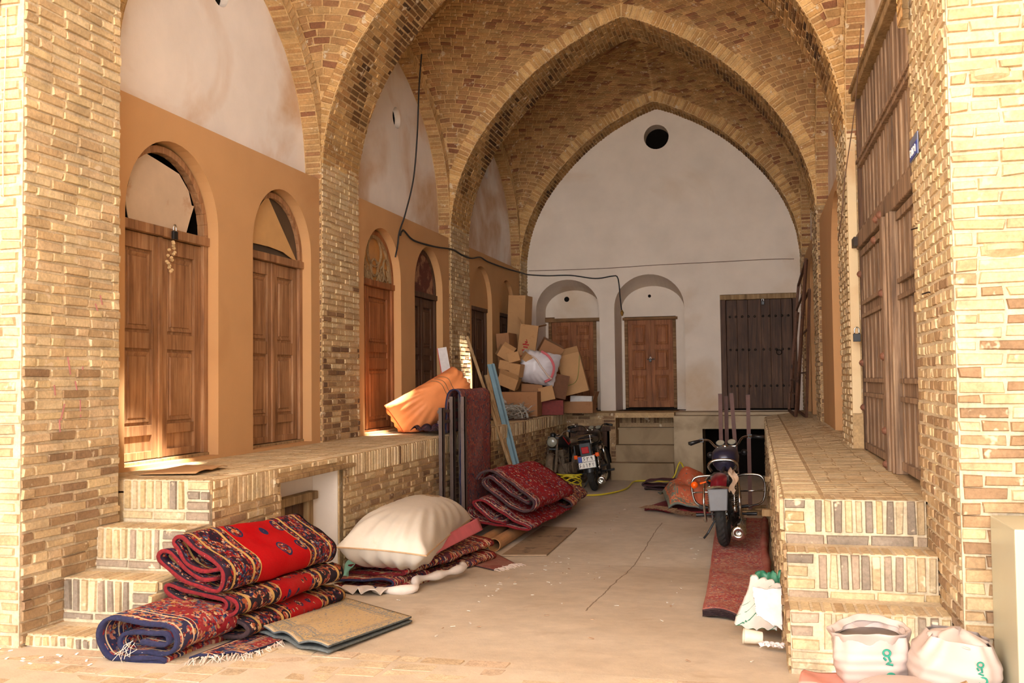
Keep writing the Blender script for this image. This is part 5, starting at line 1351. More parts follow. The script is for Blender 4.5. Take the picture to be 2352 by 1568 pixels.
    # frame
    neck = Vector((WB-.33*s, 0, .80*s))
    def frame(m):
        m.tube([tuple(neck), (WB-.55*s, 0, .72*s), (.25*s, 0, .68*s), (-.10*s, 0, .66*s)], .018*s, 8)
        for sy in (1, -1):
            m.tube([tuple(neck-Vector((0, 0, .06*s))), (WB-.40*s, sy*.04*s, .35*s), (WB-.48*s, sy*.08*s, .22*s), (.35*s, sy*.09*s, .22*s), (.28*s, sy*.09*s, .45*s), (.22*s, sy*.09*s, .66*s)], .013*s, 8)
            m.tube([(.30*s, sy*.10*s, .40*s), (.05*s, sy*.11*s, .60*s), (-.22*s, sy*.10*s, .64*s)], .012*s, 8)
            m.tube([(.33*s, sy*.08*s, .31*s), (0, sy*.085*s, R)], .016*s, 8)
    B('frame', frame, BLACKP if not P.get('dusty') else met, smooth=True)
    def tank(m):
        prof = [(.50, .05, .74), (.53, .105, .75), (.62, .13, .77), (.75, .14, .78), (.86, .12, .79), (.93, .07, .79), (.96, .02, .79)]
        V = []; n = 14
        for x, w, zt in prof:
            for k in range(n):
                a = 2*math.pi*k/n; yy = w*math.copysign(abs(math.cos(a))**.7, math.cos(a)); zz = math.copysign(abs(math.sin(a))**.8, math.sin(a))
                V.append(((x)*s, yy*s, (zt+.02+zz*(.10 if zz > 0 else .12)*(w/.14)**.35)*s))
        F = [(i*n+k, i*n+(k+1) % n, (i+1)*n+(k+1) % n, (i+1)*n+k) for i in range(len(prof)-1) for k in range(n)]
        F += [tuple(range(n))[::-1], tuple((len(prof)-1)*n+k for k in range(n))]; m.add(V, F)
    tk = B('fuel_tank', tank, P.get('tank', pn), smooth=True)
    B('fuel_cap', lambda m: m.lathe([(.035*s, -.01*s), (.035*s, .012*s), (.028*s, .02*s), (.002, .022*s)], Matrix.Translation((.80*s, 0, .895*s)), 16), CHROME, smooth=True).parent = tk
    if P.get('stripe'):
        for sy in (1, -1): B('red_stripe', lambda m: (m.beam((.84*s, sy*.125*s, .86*s), (.70*s, sy*.150*s, .72*s), .006*s, .018*s), m.beam((.70*s, sy*.150*s, .72*s), (.58*s, sy*.135*s, .76*s), .006*s, .018*s)), P['stripe']).parent = tk
    if P.get('seat', True):
        def seat(m):
            prof = [(.54, .08, .76), (.48, .12, .765), (.30, .13, .76), (.10, .125, .785), (-.10, .125, .80), (-.20, .11, .80), (-.235, .06, .795)]; V = []; n = 12
            for x, w, z in prof:
                for k in range(n):
                    a = 2*math.pi*k/n; V.append((x*s, w*s*math.copysign(abs(math.cos(a))**.55, math.cos(a)), (z+.045*math.copysign(abs(math.sin(a))**.6, math.sin(a)))*s))
            F = [(i*n+k, (i+1)*n+k, (i+1)*n+(k+1) % n, i*n+(k+1) % n) for i in range(len(prof)-1) for k in range(n)]
            F += [tuple(range(n)), tuple((len(prof)-1)*n+k for k in range(n))[::-1]]; m.add(V, F)
        B('seat', seat, P.get('seatm', BLACKP), smooth=True)
    else:
        B('battery_tray', lambda m: (m.box((-.05*s, -.09*s, .60*s), (.30*s, .09*s, .68*s)), m.box((.1*s, -.10*s, .5*s), (.3*s, .10*s, .60*s))), ENGINE, bevel=.006)
        B('grab_bar', lambda m: m.tube(spline([(.42*s, -.12*s, .68*s), (.36*s, -.14*s, .74*s), (.34*s, -.08*s, .79*s), (.34*s, .08*s, .79*s), (.36*s, .14*s, .74*s), (.42*s, .12*s, .68*s)], 24), .016*s, 8), CHROME, smooth=True)
        B('rag', lambda m: m.grid(lambda u, v: np.stack([.02+.06*np.sin(v*5)+0*u-.1, -.10-.06*u+.02*np.sin(v*9), .74-.22*v+.02*np.sin(u*8)], -1)*s, 6, 14), RAG, smooth=True)
    if P.get('sidep', True):
        for sy in (1, -1): B('side_panel', lambda m: m.box((.12*s, sy*.10*s-.01, .46*s), (.40*s, sy*.10*s+.012, .68*s)), pn, bevel=.012)
    def eng(m):
        m.box((.42*s, -.10*s, .22*s), (.78*s, .10*s, .40*s)); m.cyl((.50*s, -.13*s, .31*s), (.50*s, .13*s, .31*s), .10*s, n=20); m.cyl((.68*s, -.12*s, .31*s), (.68*s, .12*s, .31*s), .08*s, n=20)
        for k in range(8): m.box((.62*s, -.075*s, (.42+.026*k)*s), (.78*s, .075*s, (.43+.026*k)*s))
        m.box((.65*s, -.05*s, .40*s), (.75*s, .05*s, .64*s)); m.cyl((.60*s, 0, .52*s), (.46*s, 0, .54*s), .03*s)
    B('engine', eng, ENGINE if not P.get('dusty') else met, bevel=.004)
    sd = P.get('exside', -1)
    B('exhaust_pipe', lambda m: m.tube(spline([(.78*s, 0, .52*s), (.88*s, sd*.05*s, .42*s), (.84*s, sd*.10*s, .24*s), (.60*s, sd*.14*s, .18*s), (.25*s, sd*.16*s, .20*s)], 24), .018*s, 10), chrome, smooth=True)
    ex = B('silencer', lambda m: m.lathe([(.02*s, 0), (.045*s, .10*s), (.058*s, .35*s), (.072*s, .58*s), (.058*s, .60*s), (.026*s, .602*s), (.020*s, .56*s)], Matrix.Translation((.27*s, sd*.16*s, .20*s)) @ Matrix.Rotation(-math.pi/2-.06, 4, 'Y'), 20), chrome, smooth=True)
    for sy in (1, -1):
        a = Vector((.02*s, sy*.115*s, R+.02*s)); b_ = Vector((.12*s, sy*.115*s, .62*s))
        def shock(m):
            m.cyl(tuple(a), tuple(b_), .014*s, n=10); m.cyl(tuple(a.lerp(b_, .0)), tuple(a.lerp(b_, .25)), .022*s, n=10)
            pts = [tuple(a.lerp(b_, .22+.7*k/90)+Vector((.027*s*math.cos(k*.7), .027*s*math.sin(k*.7), 0))) for k in range(91)]; m.tube(pts, .0055*s, 5)
        B('shock_absorber', shock, P.get('shockm', chrome), smooth=True)
    def chain(m):
        for k in range(20):
            m.box((.02*s+k*.021*s, .098*s, .235*s+.0012*k), (.0405*s+k*.021*s, .108*s, .25*s+.0012*k)); m.box((.02*s+k*.021*s, .098*s, .355*s-.001*k), (.0405*s+k*.021*s, .108*s, .37*s-.001*k))
        m.box((.018*s, .098*s, .24*s), (.03*s, .108*s, .37*s)); m.box((.43*s, .098*s, .26*s), (.44*s, .108*s, .35*s))
    B('chain', chain, ENGINE)
    for sy in (1, -1):
        B('foot_peg', lambda m: (m.cyl((.40*s, sy*.10*s, .25*s), (.38*s, sy*.28*s, .25*s), .013*s), m.cyl((.38*s, sy*.20*s, .25*s), (.37*s, sy*.30*s, .25*s), .018*s)), BLACKP); B('rear_foot_peg', lambda m: m.cyl((.16*s, sy*.10*s, .34*s), (.14*s, sy*.24*s, .36*s), .014*s), BLACKP)
    if P.get('crash'):
        for sy in (1, -1): B('crash_bar', lambda m: (m.tube(spline([(.82*s, sy*.06*s, .58*s), (.80*s, sy*.20*s, .60*s), (.78*s, sy*.34*s, .58*s), (.78*s, sy*.375*s, .48*s), (.78*s, sy*.34*s, .32*s), (.80*s, sy*.20*s, .27*s), (.80*s, sy*.06*s, .27*s)], 40), .0125*s, 10), m.tube([(.80*s, sy*.08*s, .43*s), (.78*s, sy*.36*s, .43*s)], .009*s, 8)), CHROME, smooth=True)
        for sy in (1, -1): B('rear_guard_bar', lambda m: m.tube(spline([(.28*s, sy*.12*s, .64*s), (.10*s, sy*.16*s, .60*s), (-.02*s, sy*.17*s, .42*s), (.06*s, sy*.17*s, .24*s), (.2*s, sy*.2*s, .22*s)], 30), .012*s, 8), CHROME, smooth=True)
    if P.get('rack'):
        B('carrier', lambda m: [m.tube([(-.12*s, -.11*s, z), (-.30*s, -.11*s, z+.01), (-.30*s, .11*s, z+.01), (-.12*s, .11*s, z)], .008*s, 6) for z in (.80*s, .86*s, .74*s)] and m.tube([(-.30*s, -.1*s, .74*s), (-.30*s, -.1*s, .87*s)], .006*s, 6), CHROME)
    if P.get('tail', True):
        B('tail_lamp', lambda m: m.box((-.36*s, -.055*s, .60*s), (-.30*s, .055*s, .70*s)), REDL, bevel=.008)
        B('tail_housing', lambda m: m.box((-.33*s, -.09*s, .50*s), (-.20*s, .09*s, .76*s)), BLACKP, bevel=.01)
        for sy in (1, -1): B('indicator', lambda m: (m.cyl((-.28*s, sy*.08*s, .56*s), (-.28*s, sy*.14*s, .56*s), .008*s), m.box((-.32*s, sy*.165*s-.028*s, .53*s), (-.26*s, sy*.165*s+.028*s, .59*s))), ORANGEL, bevel=.008)
    elif P.get('oneind'):
        B('indicator', lambda m: (m.cyl((.05*s, .10*s, .62*s), (.02*s, .2*s, .60*s), .008*s, col=(1,1,1)), m.lathe([(.01*s, -.04*s), (.034*s, -.02*s), (.036*s, .01*s), (.02*s, .035*s), (.002, .04*s)], Matrix.Translation((.0, .25*s, .59*s)) @ Matrix.Rotation(math.pi/2, 4, 'Y'), 12)), ORANGEL, smooth=True, label='orange indicator')
    if P.get('flap'):
        B('mud_flap', lambda m: m.add([(-.31*s, -.095*s, .58*s), (-.31*s, .095*s, .58*s), (-.35*s, .08*s, .38*s), (-.35*s, -.08*s, .38*s), (-.33*s, -.095*s, .58*s), (-.33*s, .095*s, .58*s), (-.37*s, .08*s, .38*s), (-.37*s, -.08*s, .38*s)], [(0,1,2,3),(7,6,5,4),(0,4,5,1),(1,5,6,2),(2,6,7,3),(3,7,4,0)]), GREYPL, bevel=.008, label='grey mud flap')
    if P.get('kick', True): B('kickstand', lambda m: m.tube([(.45*s, .10*s, .22*s), (.40*s, .20*s, .06*s), (.37*s, .24*s, .015*s)], .011*s, 8), BLACKP)
    if P.get('plate'):
        pm = Matrix.Translation((-.375*s, .0, .47*s)) @ Matrix.Rotation(-math.pi/2, 4, 'Z') @ Matrix.Rotation(-.12, 4, 'X') @ Matrix.Scale(1.18, 4)
        def V(x, y, z): return pm @ Vector((x, y, z))
        def plate(m): m.box((-.105, 0, -.075), (.105, .006, .075), M=pm)
        pl = B('number_plate', plate, BLACKP)
        B('plate_face', lambda m: (m.box((-.052, -.002, .006), (.10, .003, .07), M=pm), m.box((-.10, -.002, -.07), (.10, .003, .001), M=pm)), PLATEW).parent = pl
        B('blue_band', lambda m: m.box((-.10, -.002, .006), (-.056, .003, .07), M=pm), BLUEB).parent = pl
        for row, x0, z0, w, h, t in (('629', -.042, .015, .045, .046, .0042), ('68147', -.094, -.06, .038, .048, .0038)):
            B('plate_digits_row' if len(row) < 4 else 'plate_digits', lambda m: persian_strokes(m, row, x0, z0, w, h, pm @ Matrix.Translation((0, -.003, 0)), t), INK).parent = pl
    return root

motorcycle(dict(loc=(-.31, 9.10, .058), rz=math.radians(87), lean=math.radians(-3), paint=MAROONP, metal=ENGINE, chrome=CHROME, rubber=RUBBER, tank=VIOLET, seat=False, sidep=False, tail=False, oneind=True, flap=True, trim=True, crash=True, steer=.10, s=.95, fend=132, foff=.10,
    label='motorcycle without a seat, maroon rear fender, standing on the long faded runner'))
motorcycle(dict(loc=(-2.27, 13.75, .0), rz=math.radians(92), lean=math.radians(-9), paint=BLACKP, metal=ENGINE, chrome=CHROME, rubber=RUBBER, tank=BLACKP, rack=True, plate=True, steer=-.22, s=.93, find=False,
    label='black motorcycle with white number plate and red tail lamp by the back stairs'))
motorcycle(dict(loc=(-2.63, 14.74, .0), rz=math.radians(256), lean=math.radians(7), paint=BLACKP, metal=DUSTM, chrome=DUSTM, rubber=RUBBERD, tank=BLACKP, dusty=True, ffender=DUSTM, stripe=mat_plain('red_stripe', (170, 30, 30), .6), steer=.35, s=.86, seatm=DUSTM, find=False, tail=False, kick=False, onegauge=True,
    label='old dust-covered motorcycle facing outwards against the left ledge'))
# ---------------------------------------------------------------- cartons, sacks and scrap on the back left ledge
CARD2 = mat_plain('dull_cardboard', (158, 112, 74), .85, 0, var=.12, scale=6, c2=(140, 96, 60), c2at=.6)
def carton(loc, size, rot, mat, label, flaps=(), group=None, open_top=False, cat='box'):
    root = empty('cardboard_box', loc, label=label, cat=cat, group=group); root.rotation_euler = tuple(math.radians(a) for a in rot)
    w, d, h = (v/2 for v in size); t = .005; m = MB()
    m.box((-w, -d, -h), (w, -d+t, h)); m.box((-w, d-t, -h), (w, d, h)); m.box((-w, -d+t, -h), (-w+t, d-t, h)); m.box((w-t, -d+t, -h), (w, d-t, h)); m.box((-w+t, -d+t, -h), (w-t, d-t, -h+t))
    if not open_top: m.box((-w+t, -d+t, h-t), (w-t, d-t, h))
    m.build('box_body', mat, root)
    for side, ang in flaps:
        f = MB()
        L_ = {'r': 2*d, 'l': 2*d, 'f': 2*w, 'b': 2*w}[side]; f.box((-L_/2, 0, 0), (L_/2, min(d, w)*.9, .004))
        o = f.build('flap', mat, root)
        z = {'f': (0, -d, h, 180), 'b': (0, d, h, 0), 'r': (w, 0, h, -90), 'l': (-w, 0, h, 90)}[side]
        o.matrix_local = Matrix.Translation(z[:3]) @ Matrix.Rotation(math.radians(z[3]), 4, 'Z') @ Matrix.Rotation(math.radians(ang), 4, 'X')
    return root
LB = LZ
carton((-3.70, 15.12, 2.36), (.29, .34, 1.18), (0, 3, -6), CARD, 'tallest upright brown box reaching above the others in the corner', flaps=[])
carton((-3.50, 14.72, 1.48), (.50, .34, .60), (0, 2, 8), CARD2, 'large dark closed box at the bottom of the corner pile behind the white sack')
bx = carton((-3.48, 14.74, 2.12), (.28, .40, .66), (0, 8, 12), CARD, 'tall open box with red print and a raised flap, above the white sack', flaps=[('r', 20), ('l', 60)], open_top=True)
m = MB()
for z, w in ((.02, .05), (-.02, .035), (.06, .02), (-.07, .05), (-.12, .03), (-.17, .06)):
    m.box((-.02-w, -.2025, z-.012), (-.02+w, -.2015, z+.010))
m.tube([(-.02, -.2025, .10), (.0, -.2025, .05), (-.05, -.2025, .02)], .006, 5); m.build('red_print', mat_plain('red_ink', (176, 44, 40), .8), bx)
carton((-3.72, 14.45, 1.98), (.20, .50, .66), (0, -4, 0), CARD2, 'dark box standing against the wall left of the open box')
carton((-3.10, 14.70, 2.06), (.34, .30, .24), (12, 28, 20), CARD2, 'tilted closed box wedged behind the white sack against the door')
bg = carton((-2.78, 14.88, 1.68), (.36, .26, .62), (0, -14, 6), CARD, 'big brown box tipped to one side with a green cord, right of the white sack', flaps=[('l', 35), ('f', 50)])
m = MB(); m.tube(spline([(.18, -.135, .25), (.05, -.14, -.10), (-.10, -.138, -.16), (-.18, -.135, -.12)], 16), .004, 5); m.build('cord', mat_plain('green_cord', (110, 130, 60), .6), bg)
carton((-2.77, 15.12, 1.155), (.56, .36, .18), (0, 0, 0), CARD2, 'long low open box on the ledge beneath the tipped box', open_top=True, flaps=[('r', 70)])
carton((-2.69, 15.12, 1.25), (.34, .24, .16), (0, 2, 3), mat_plain('white_carton', (206, 198, 190), .7), 'white carton sitting inside the long low box')
for k, (x, y, z, s_, r, lb) in enumerate([(-3.62, 13.85, 2.00, (.20, .16, .17), (10, 30, 30), 'small open carton at the top of the little pile beside the white sack'), (-3.46, 13.80, 1.92, (.17, .14, .14), (-10, -14, 10), 'small pale carton with its side turned outwards, second in the little pile'),
        (-3.60, 13.78, 1.82, (.17, .15, .13), (5, 12, 15), 'small brown carton under the topmost one in the little pile'), (-3.42, 13.78, 1.74, (.17, .15, .19), (0, 10, -12), 'upright small carton facing outwards in the little pile'),
        (-3.54, 13.80, 1.58, (.30, .20, .17), (8, 22, 0), 'widest carton at the bottom of the little pile'), (-3.31, 13.98, 1.93, (.12, .12, .12), (20, 30, 40), 'smallest carton touching the top of the white sack')]):
    carton((x, y, z), s_, r, CARD, lb, flaps=[('f', 60)] if k in (0, 4) else (), open_top=k in (0, 4), group='little cartons beside the white sack')
carton((-3.30, 14.30, 1.40), (.32, .24, .26), (0, 4, 4), CARD2, 'brown box standing under the white sack')
carton((-3.04, 14.10, 1.38), (.22, .05, .19), (10, -12, 12), CARD, 'opened-out small carton propped in front of the dark box', flaps=[('f', 80)])
carton((-2.98, 14.45, 1.50), (.34, .30, .36), (0, 12, 20), mat_plain('dark_brown_cardboard', (112, 74, 50), .9, var=.2), 'dark crushed box between the white sack and the tipped box')  # one even, darker brown for this box
carton((-3.42, 13.9, 1.24), (.62, .46, .36), (0, 0, 4), CARD2, 'broad box at the foot of the pile, scrap heaped in front of it')
ws, rim, _ = pillow('white_plastic_sack', (-3.17, 14.18, 1.77), (.27, .06, -.05), (.06, .04, .24), (-.02, -.17, .05), mat_plain('white_plastic', (214, 208, 210), .35, 0, var=.1, scale=5, bmp=.5), n=36, top=1.3, bot=1.0, wr=.022, seed=12, pinch=.02, pw=3.4,
    label='full white plastic sack with pink-striped mouth lying on the boxes', cat='sack')
m = MB(); m.tube(spline([(-3.32, 14.02, 1.98), (-3.18, 13.94, 1.92), (-3.08, 13.95, 1.78), (-3.0, 13.98, 1.66), (-2.95, 14.05, 1.60)], 30), .014, 8); m.build('twisted_rope', FRINGE, ws, smooth=True)
m = MB(); m.tube(spline([(-3.10, 14.05, 2.02), (-2.98, 14.05, 1.93), (-2.92, 14.08, 1.78), (-2.96, 14.06, 1.62), (-3.05, 14.02, 1.56)], 30), .020, 6); m.build('pink_hem', SACKP, ws)
carton((-3.12, 14.5, 1.17), (.5, .4, .22), (0, 0, 10), mat_plain('red_crate', (120, 36, 26), .7, var=.3), 'dark red crate in shadow under the boxes', cat='crate')
# heap of metal and plastic offcuts: nobody could count it
m = MB(); rs = np.random.default_rng(31)
for k in range(260):
    x = rs.uniform(-3.68, -3.12); y = rs.uniform(12.65, 13.5); hmax = .24*(1-((x+3.35)/.42)**2)*(1-abs(y-13.2)/.9); z = LZ+.01+rs.uniform(0, max(.02, hmax)); a = rs.uniform(0, math.pi); L_ = rs.uniform(.05, .16)
    g = .35+.4*rs.random(); g *= .6; c = (g, g*.92, g*.78) if rs.random() < .8 else (.7, .7, .7)
    m.beam((x, y, z), (x+L_*math.cos(a), y+L_*math.sin(a), z+rs.uniform(-.02, .06)), rs.uniform(.008, .05), .003, c)
for k in range(14):
    r = rs.uniform(.10, .18); cx, cy, cz = rs.uniform(-3.5, -3.2), rs.uniform(12.8, 13.3), LZ+.02
    m.tube([(cx+r*math.cos(t), cy+.3*r*math.sin(t)+.03*k/14, cz+r*math.sin(t)) for t in np.linspace(0, math.pi, 14)], .004, 4, (.55, .55, .5))
m.build('scrap_heap', mat_vcol('scrap_metal', .5, 40, .3, .2), kind='stuff', label='heap of bent metal strips and offcuts on the ledge in front of the boxes', cat='scrap')
m = MB()
for k in range(5): m.box((-3.75, 12.65+.12*k, LZ+.001), (-3.05, 12.72+.12*k, LZ+.014))
m.build('slatted_pallet', WOOD_D, label='dark slatted wooden tray under the scrap heap', cat='tray')

# ---------------------------------------------------------------- far right: kilim heap, maroon roll, posts, leaning frames
def dk(u, v): return np.stack([.05*np.sin(v*7)*u, .05*np.sin(u*8), .06+.20*np.exp(-((u-.6)/.30)**2-((v-.7)/.3)**2)+.16*np.exp(-((u-.3)/.25)**2-((v-.45)/.3)**2)+.12*np.abs(np.sin(u*5+v*3))+.035*np.sin(u*13+v*5)+.03*np.sin(v*15-u*4)], 1)*np.array([1, 1, 1])*(.35+.65*np.clip(6*np.minimum(np.minimum(u, 1-u), np.minimum(v, 1-v))+.2, 0, 1))[:, None]
kl = sheet('crumpled_kilim', [(-1.02, 11.35, .05), (-.42, 11.30, .05), (-.42, 12.75, .05), (-1.30, 12.95, .04)], [C_ORNG, EDGE_GREY, C_ORNG], .014, 44, 44, disp=dk, label='crumpled orange and green kilim heaped on the floor behind the motorcycle without a seat', cat='rug')
sheet('red_rug_underneath', [(-1.34, 11.72, .004), (-.50, 11.25, .004), (-.42, 12.0, .004), (-1.1, 12.6, .004)], [mat_plain('deep_red_rug', (120, 22, 30), .95, var=.3, scale=30)], .04, 20, 20, disp=lambda u, v: np.stack([0*u, 0*u, .02*np.abs(np.sin(u*9))], 1), label='deep red rug half hidden under the orange kilim', cat='rug')
fringe('fringe', [(-1.32, 11.75, .06), (-1.05, 11.45, .09), (-.85, 11.28, .07), (-.62, 11.22, .05)], .12, (-.6, -.75, -.25), FRINGE_B, kl, n=150, r=.0026)
fold('maroon_rug_roll', [(-1.58, .03), (-1.3, .015), (-1.05, .02), (-1.0, .08), (-1.05, .13), (-1.3, .145), (-1.55, .12), (-1.60, .07), (-1.4, .06), (-1.1, .07)], .34, (mat_plain('maroon_wool', (92, 30, 44), .95, var=.25, scale=30), EDGE_DARK), y0=13.85, thick=.02, wave=.006, seed=41, label='flat maroon rolled rug on the floor in front of the back stairs', cat='rug')
POST = mat_plain('rusty_brown_tube', (92, 62, 54), .6, .3, var=.25, scale=10, c2=(130, 84, 60), c2at=.66)
for k, (x, y, z, dx, lb) in enumerate([(-.42, 11.70, 1.40, .0, 'brown square steel post standing behind the motorcycle without a seat, the one nearest the stairs'), (-.36, 11.95, 1.37, 0, 'darker square steel post standing just behind the first one'), (-.22, 11.70, 1.41, -.07, 'slightly leaning square steel post between its neighbours'), (-.10, 11.70, 1.39, 0, 'square steel post next to the raised ledge')]):
    m = MB(); m.beam((x, y, .05), (x+dx, y, z), .045, .045); o = m.build('steel_post', POST, label=lb, cat='post', group='square steel posts in front of the dark opening')
    m = MB(); m.box((x+dx-.023, y-.023, z), (x+dx+.023, y+.023, z+.004)); m.build('open_end', METAL, o)
m = MB()
for y in (11.55, 11.8, 12.05): m.box((-.48, y, .0), (.08, y+.07, .05))
m.box((-.48, 11.5, .05), (-.42, 12.2, .055)); m.build('wooden_skid', WOOD_P, label='low wooden skid on the floor carrying the steel posts', cat='skid')
for k, (y, z, L_) in enumerate([(7.75, .55, .10), (9.3, .35, .07), (9.6, .62, .06)]):
    m = MB(); m.box((RX-L_, y-.03, z-.025), (RX+.02, y+.03, z+.025)); m.build('wooden_peg', WOOD_P, label=('stout wooden peg sticking out of the right ledge, the largest of three', 'short low wooden peg sticking out of the right ledge', 'short high wooden peg sticking out of the right ledge near the dark opening')[k], cat='peg', bevel=.004)
RUST = mat_plain('rusty_frame_iron', (104, 70, 52), .7, .2, var=.3, scale=18, c2=(62, 44, 36), c2at=.55)
def frame4(name, A, B_, C_, D_, w, bars, label):
    m = MB(); A, B_, C_, D_ = (Vector(v) for v in (A, B_, C_, D_))
    for a, b_ in ((A, B_), (B_, C_), (C_, D_), (D_, A)): m.beam(a, b_, w, w)
    root = m.build(name, RUST, label=label, cat='frame', group='iron frames leaning at the far right')
    for t in bars:
        q = MB(); q.beam(A.lerp(D_, t), B_.lerp(C_, t), w*.7, w*.7); q.build('crossbar', RUST, root)
    return root
fa = frame4('iron_window_frame', (.48, 15.5, 1.08), (.52, 13.9, 1.055), (.70, 13.75, 3.20), (.66, 15.45, 3.0), .035, (.14, .24, .8), 'tall rusty iron frame leaning on the wall beside the studded door')
frame4('iron_window_frame', (.60, 15.2, 1.08), (.64, 13.5, 1.055), (.71, 13.35, 2.75), (.705, 15.1, 2.7), .03, (.35, .7), 'second rusty iron frame leaning behind the tall one')
for a, b_ in (((.50, 15.3, 1.25), (.60, 14.2, 2.5)),): 
    q = MB(); q.beam(a, b_, .02, .02); q.build('diagonal_brace', RUST, fa)

# ---------------------------------------------------------------- runner, rubbish and cup along the right ledge
def rz(y): return float(floor_z(y))
RN = [(-.30, 5.86), (-.02, 5.80), (.03, 11.1), (-.46, 11.2)]
def drun(u, v):
    y = 5.85+v*5.3; z = floor_z(y)+.03+.035*np.exp(-((u-.93)/.06)**2)*(v < .9)+.018*np.sin(u*6)*np.exp(-v*9)+.004*np.sin(v*40+u*5); return np.stack([.004*np.sin(v*9), 0*u, z], 1)
rn = sheet('long_runner', [(-.34, 5.88, 0), (.06, 5.70, 0), (.09, 11.0, 0), (-.47, 11.2, 0)], [C_FLOOR, EDGE_DARK, EDGE_DARK], .012, 26, 120, disp=drun, uvs=(.5, 5.4), label='long faded crimson runner on the floor along the right ledge', cat='rug')
m = MB(); rs = np.random.default_rng(5)
for j in range(4):
    m.grid(lambda u, v, j=j: np.stack([-.34+.40*np.asarray(u), 5.87-.18*np.asarray(u)+.02*np.asarray(v)+.006*np.sin(40*np.asarray(u)+j), rz(5.86)+.004+.010*j+.018*np.sin(6*np.asarray(u))+.006*np.asarray(v)], -1), 24, 1)
m.build('frayed_end', EDGE_DARK, rn)
ridge = spline([(.085, 5.95, rz(5.95)+.09), (.06, 7.0, rz(7.0)+.10), (.085, 7.7, rz(7.7)+.09), (.07, 9.0, .08), (.09, 10.8, .07)], 60)
m = MB(); m.tube([tuple(p-np.array([.035, 0, 0])) for p in ridge], [.032+.006*math.sin(i*.5) for i in range(len(ridge))], 10); m.build('rolled_edge', C_FLOOR, rn, smooth=True)
GREENP = mat_plain('green_sheet', (52, 120, 92), .45, 0, var=.2, scale=12)
def crump(name, corners, mats, amp, seed, n=18, **kw):
    rs = np.random.default_rng(seed); f = rs.normal(0, 6, (5, 2)); p = rs.uniform(0, 6, (5, 3))
    return sheet(name, corners, mats, .003, n, n, disp=lambda u, v: sum(np.stack([np.abs(np.sin(f[k, 0]*u+f[k, 1]*v+p[k, i]))*amp*(.5 if i < 2 else 1) for i in range(3)], 1) for k in range(3))/2, **kw)
pk_ = crump('crumpled_packaging', [(-.16, 5.40, .235), (.06, 5.24, .235), (.09, 5.30, .47), (-.06, 5.44, .50)], [mat_plain('grey_white_wrapper', (210, 202, 194), .5, var=.1), GREENP], .03, 3, label='crumpled white and green packaging heaped against the right ledge', cat='rubbish')
crump('green_lining', [(-.10, 5.46, .24), (.08, 5.36, .24), (.09, 5.38, .52), (-.04, 5.50, .50)], [GREENP], .03, 8, parent=pk_)
crump('folded_white_card', [(-.03, 5.16, .36), (.095, 5.12, .30), (.10, 5.16, .50), (-.05, 5.18, .50)], [mat_plain('pale_card', (214, 206, 202), .6)], .012, 14, parent=pk_)
cupm = mat_plain('paper_cup_white', (228, 214, 192), .6)
cp = MB(); n = 24; cp.lathe([(.030, 0), (.036, .09), (.038, .092), (.0345, .09), (.028, .004)], None, n); cup = cp.build('paper_cup', cupm, smooth=False, label='small paper cup with a dark red mark lying on its side on the floor', cat='cup')
cup.location = (.00, 5.08, rz(5.1)+.045); cup.rotation_euler = (0, math.radians(84), math.radians(188))
m = MB(); m.box((-.008, -.037, .035), (.008, -.0325, .065)); m.build('red_mark', mat_plain('dark_red_print', (96, 16, 22), .6), cup)
crump('crumpled_tissue', [(-.03, 4.98, .252), (.09, 4.92, .256), (.10, 5.0, .256), (.0, 5.03, .25)], [mat_plain('white_tissue', (226, 214, 212), .9)], .02, 21, label='crumpled pinkish tissue on the floor beside the paper cup', cat='tissue')

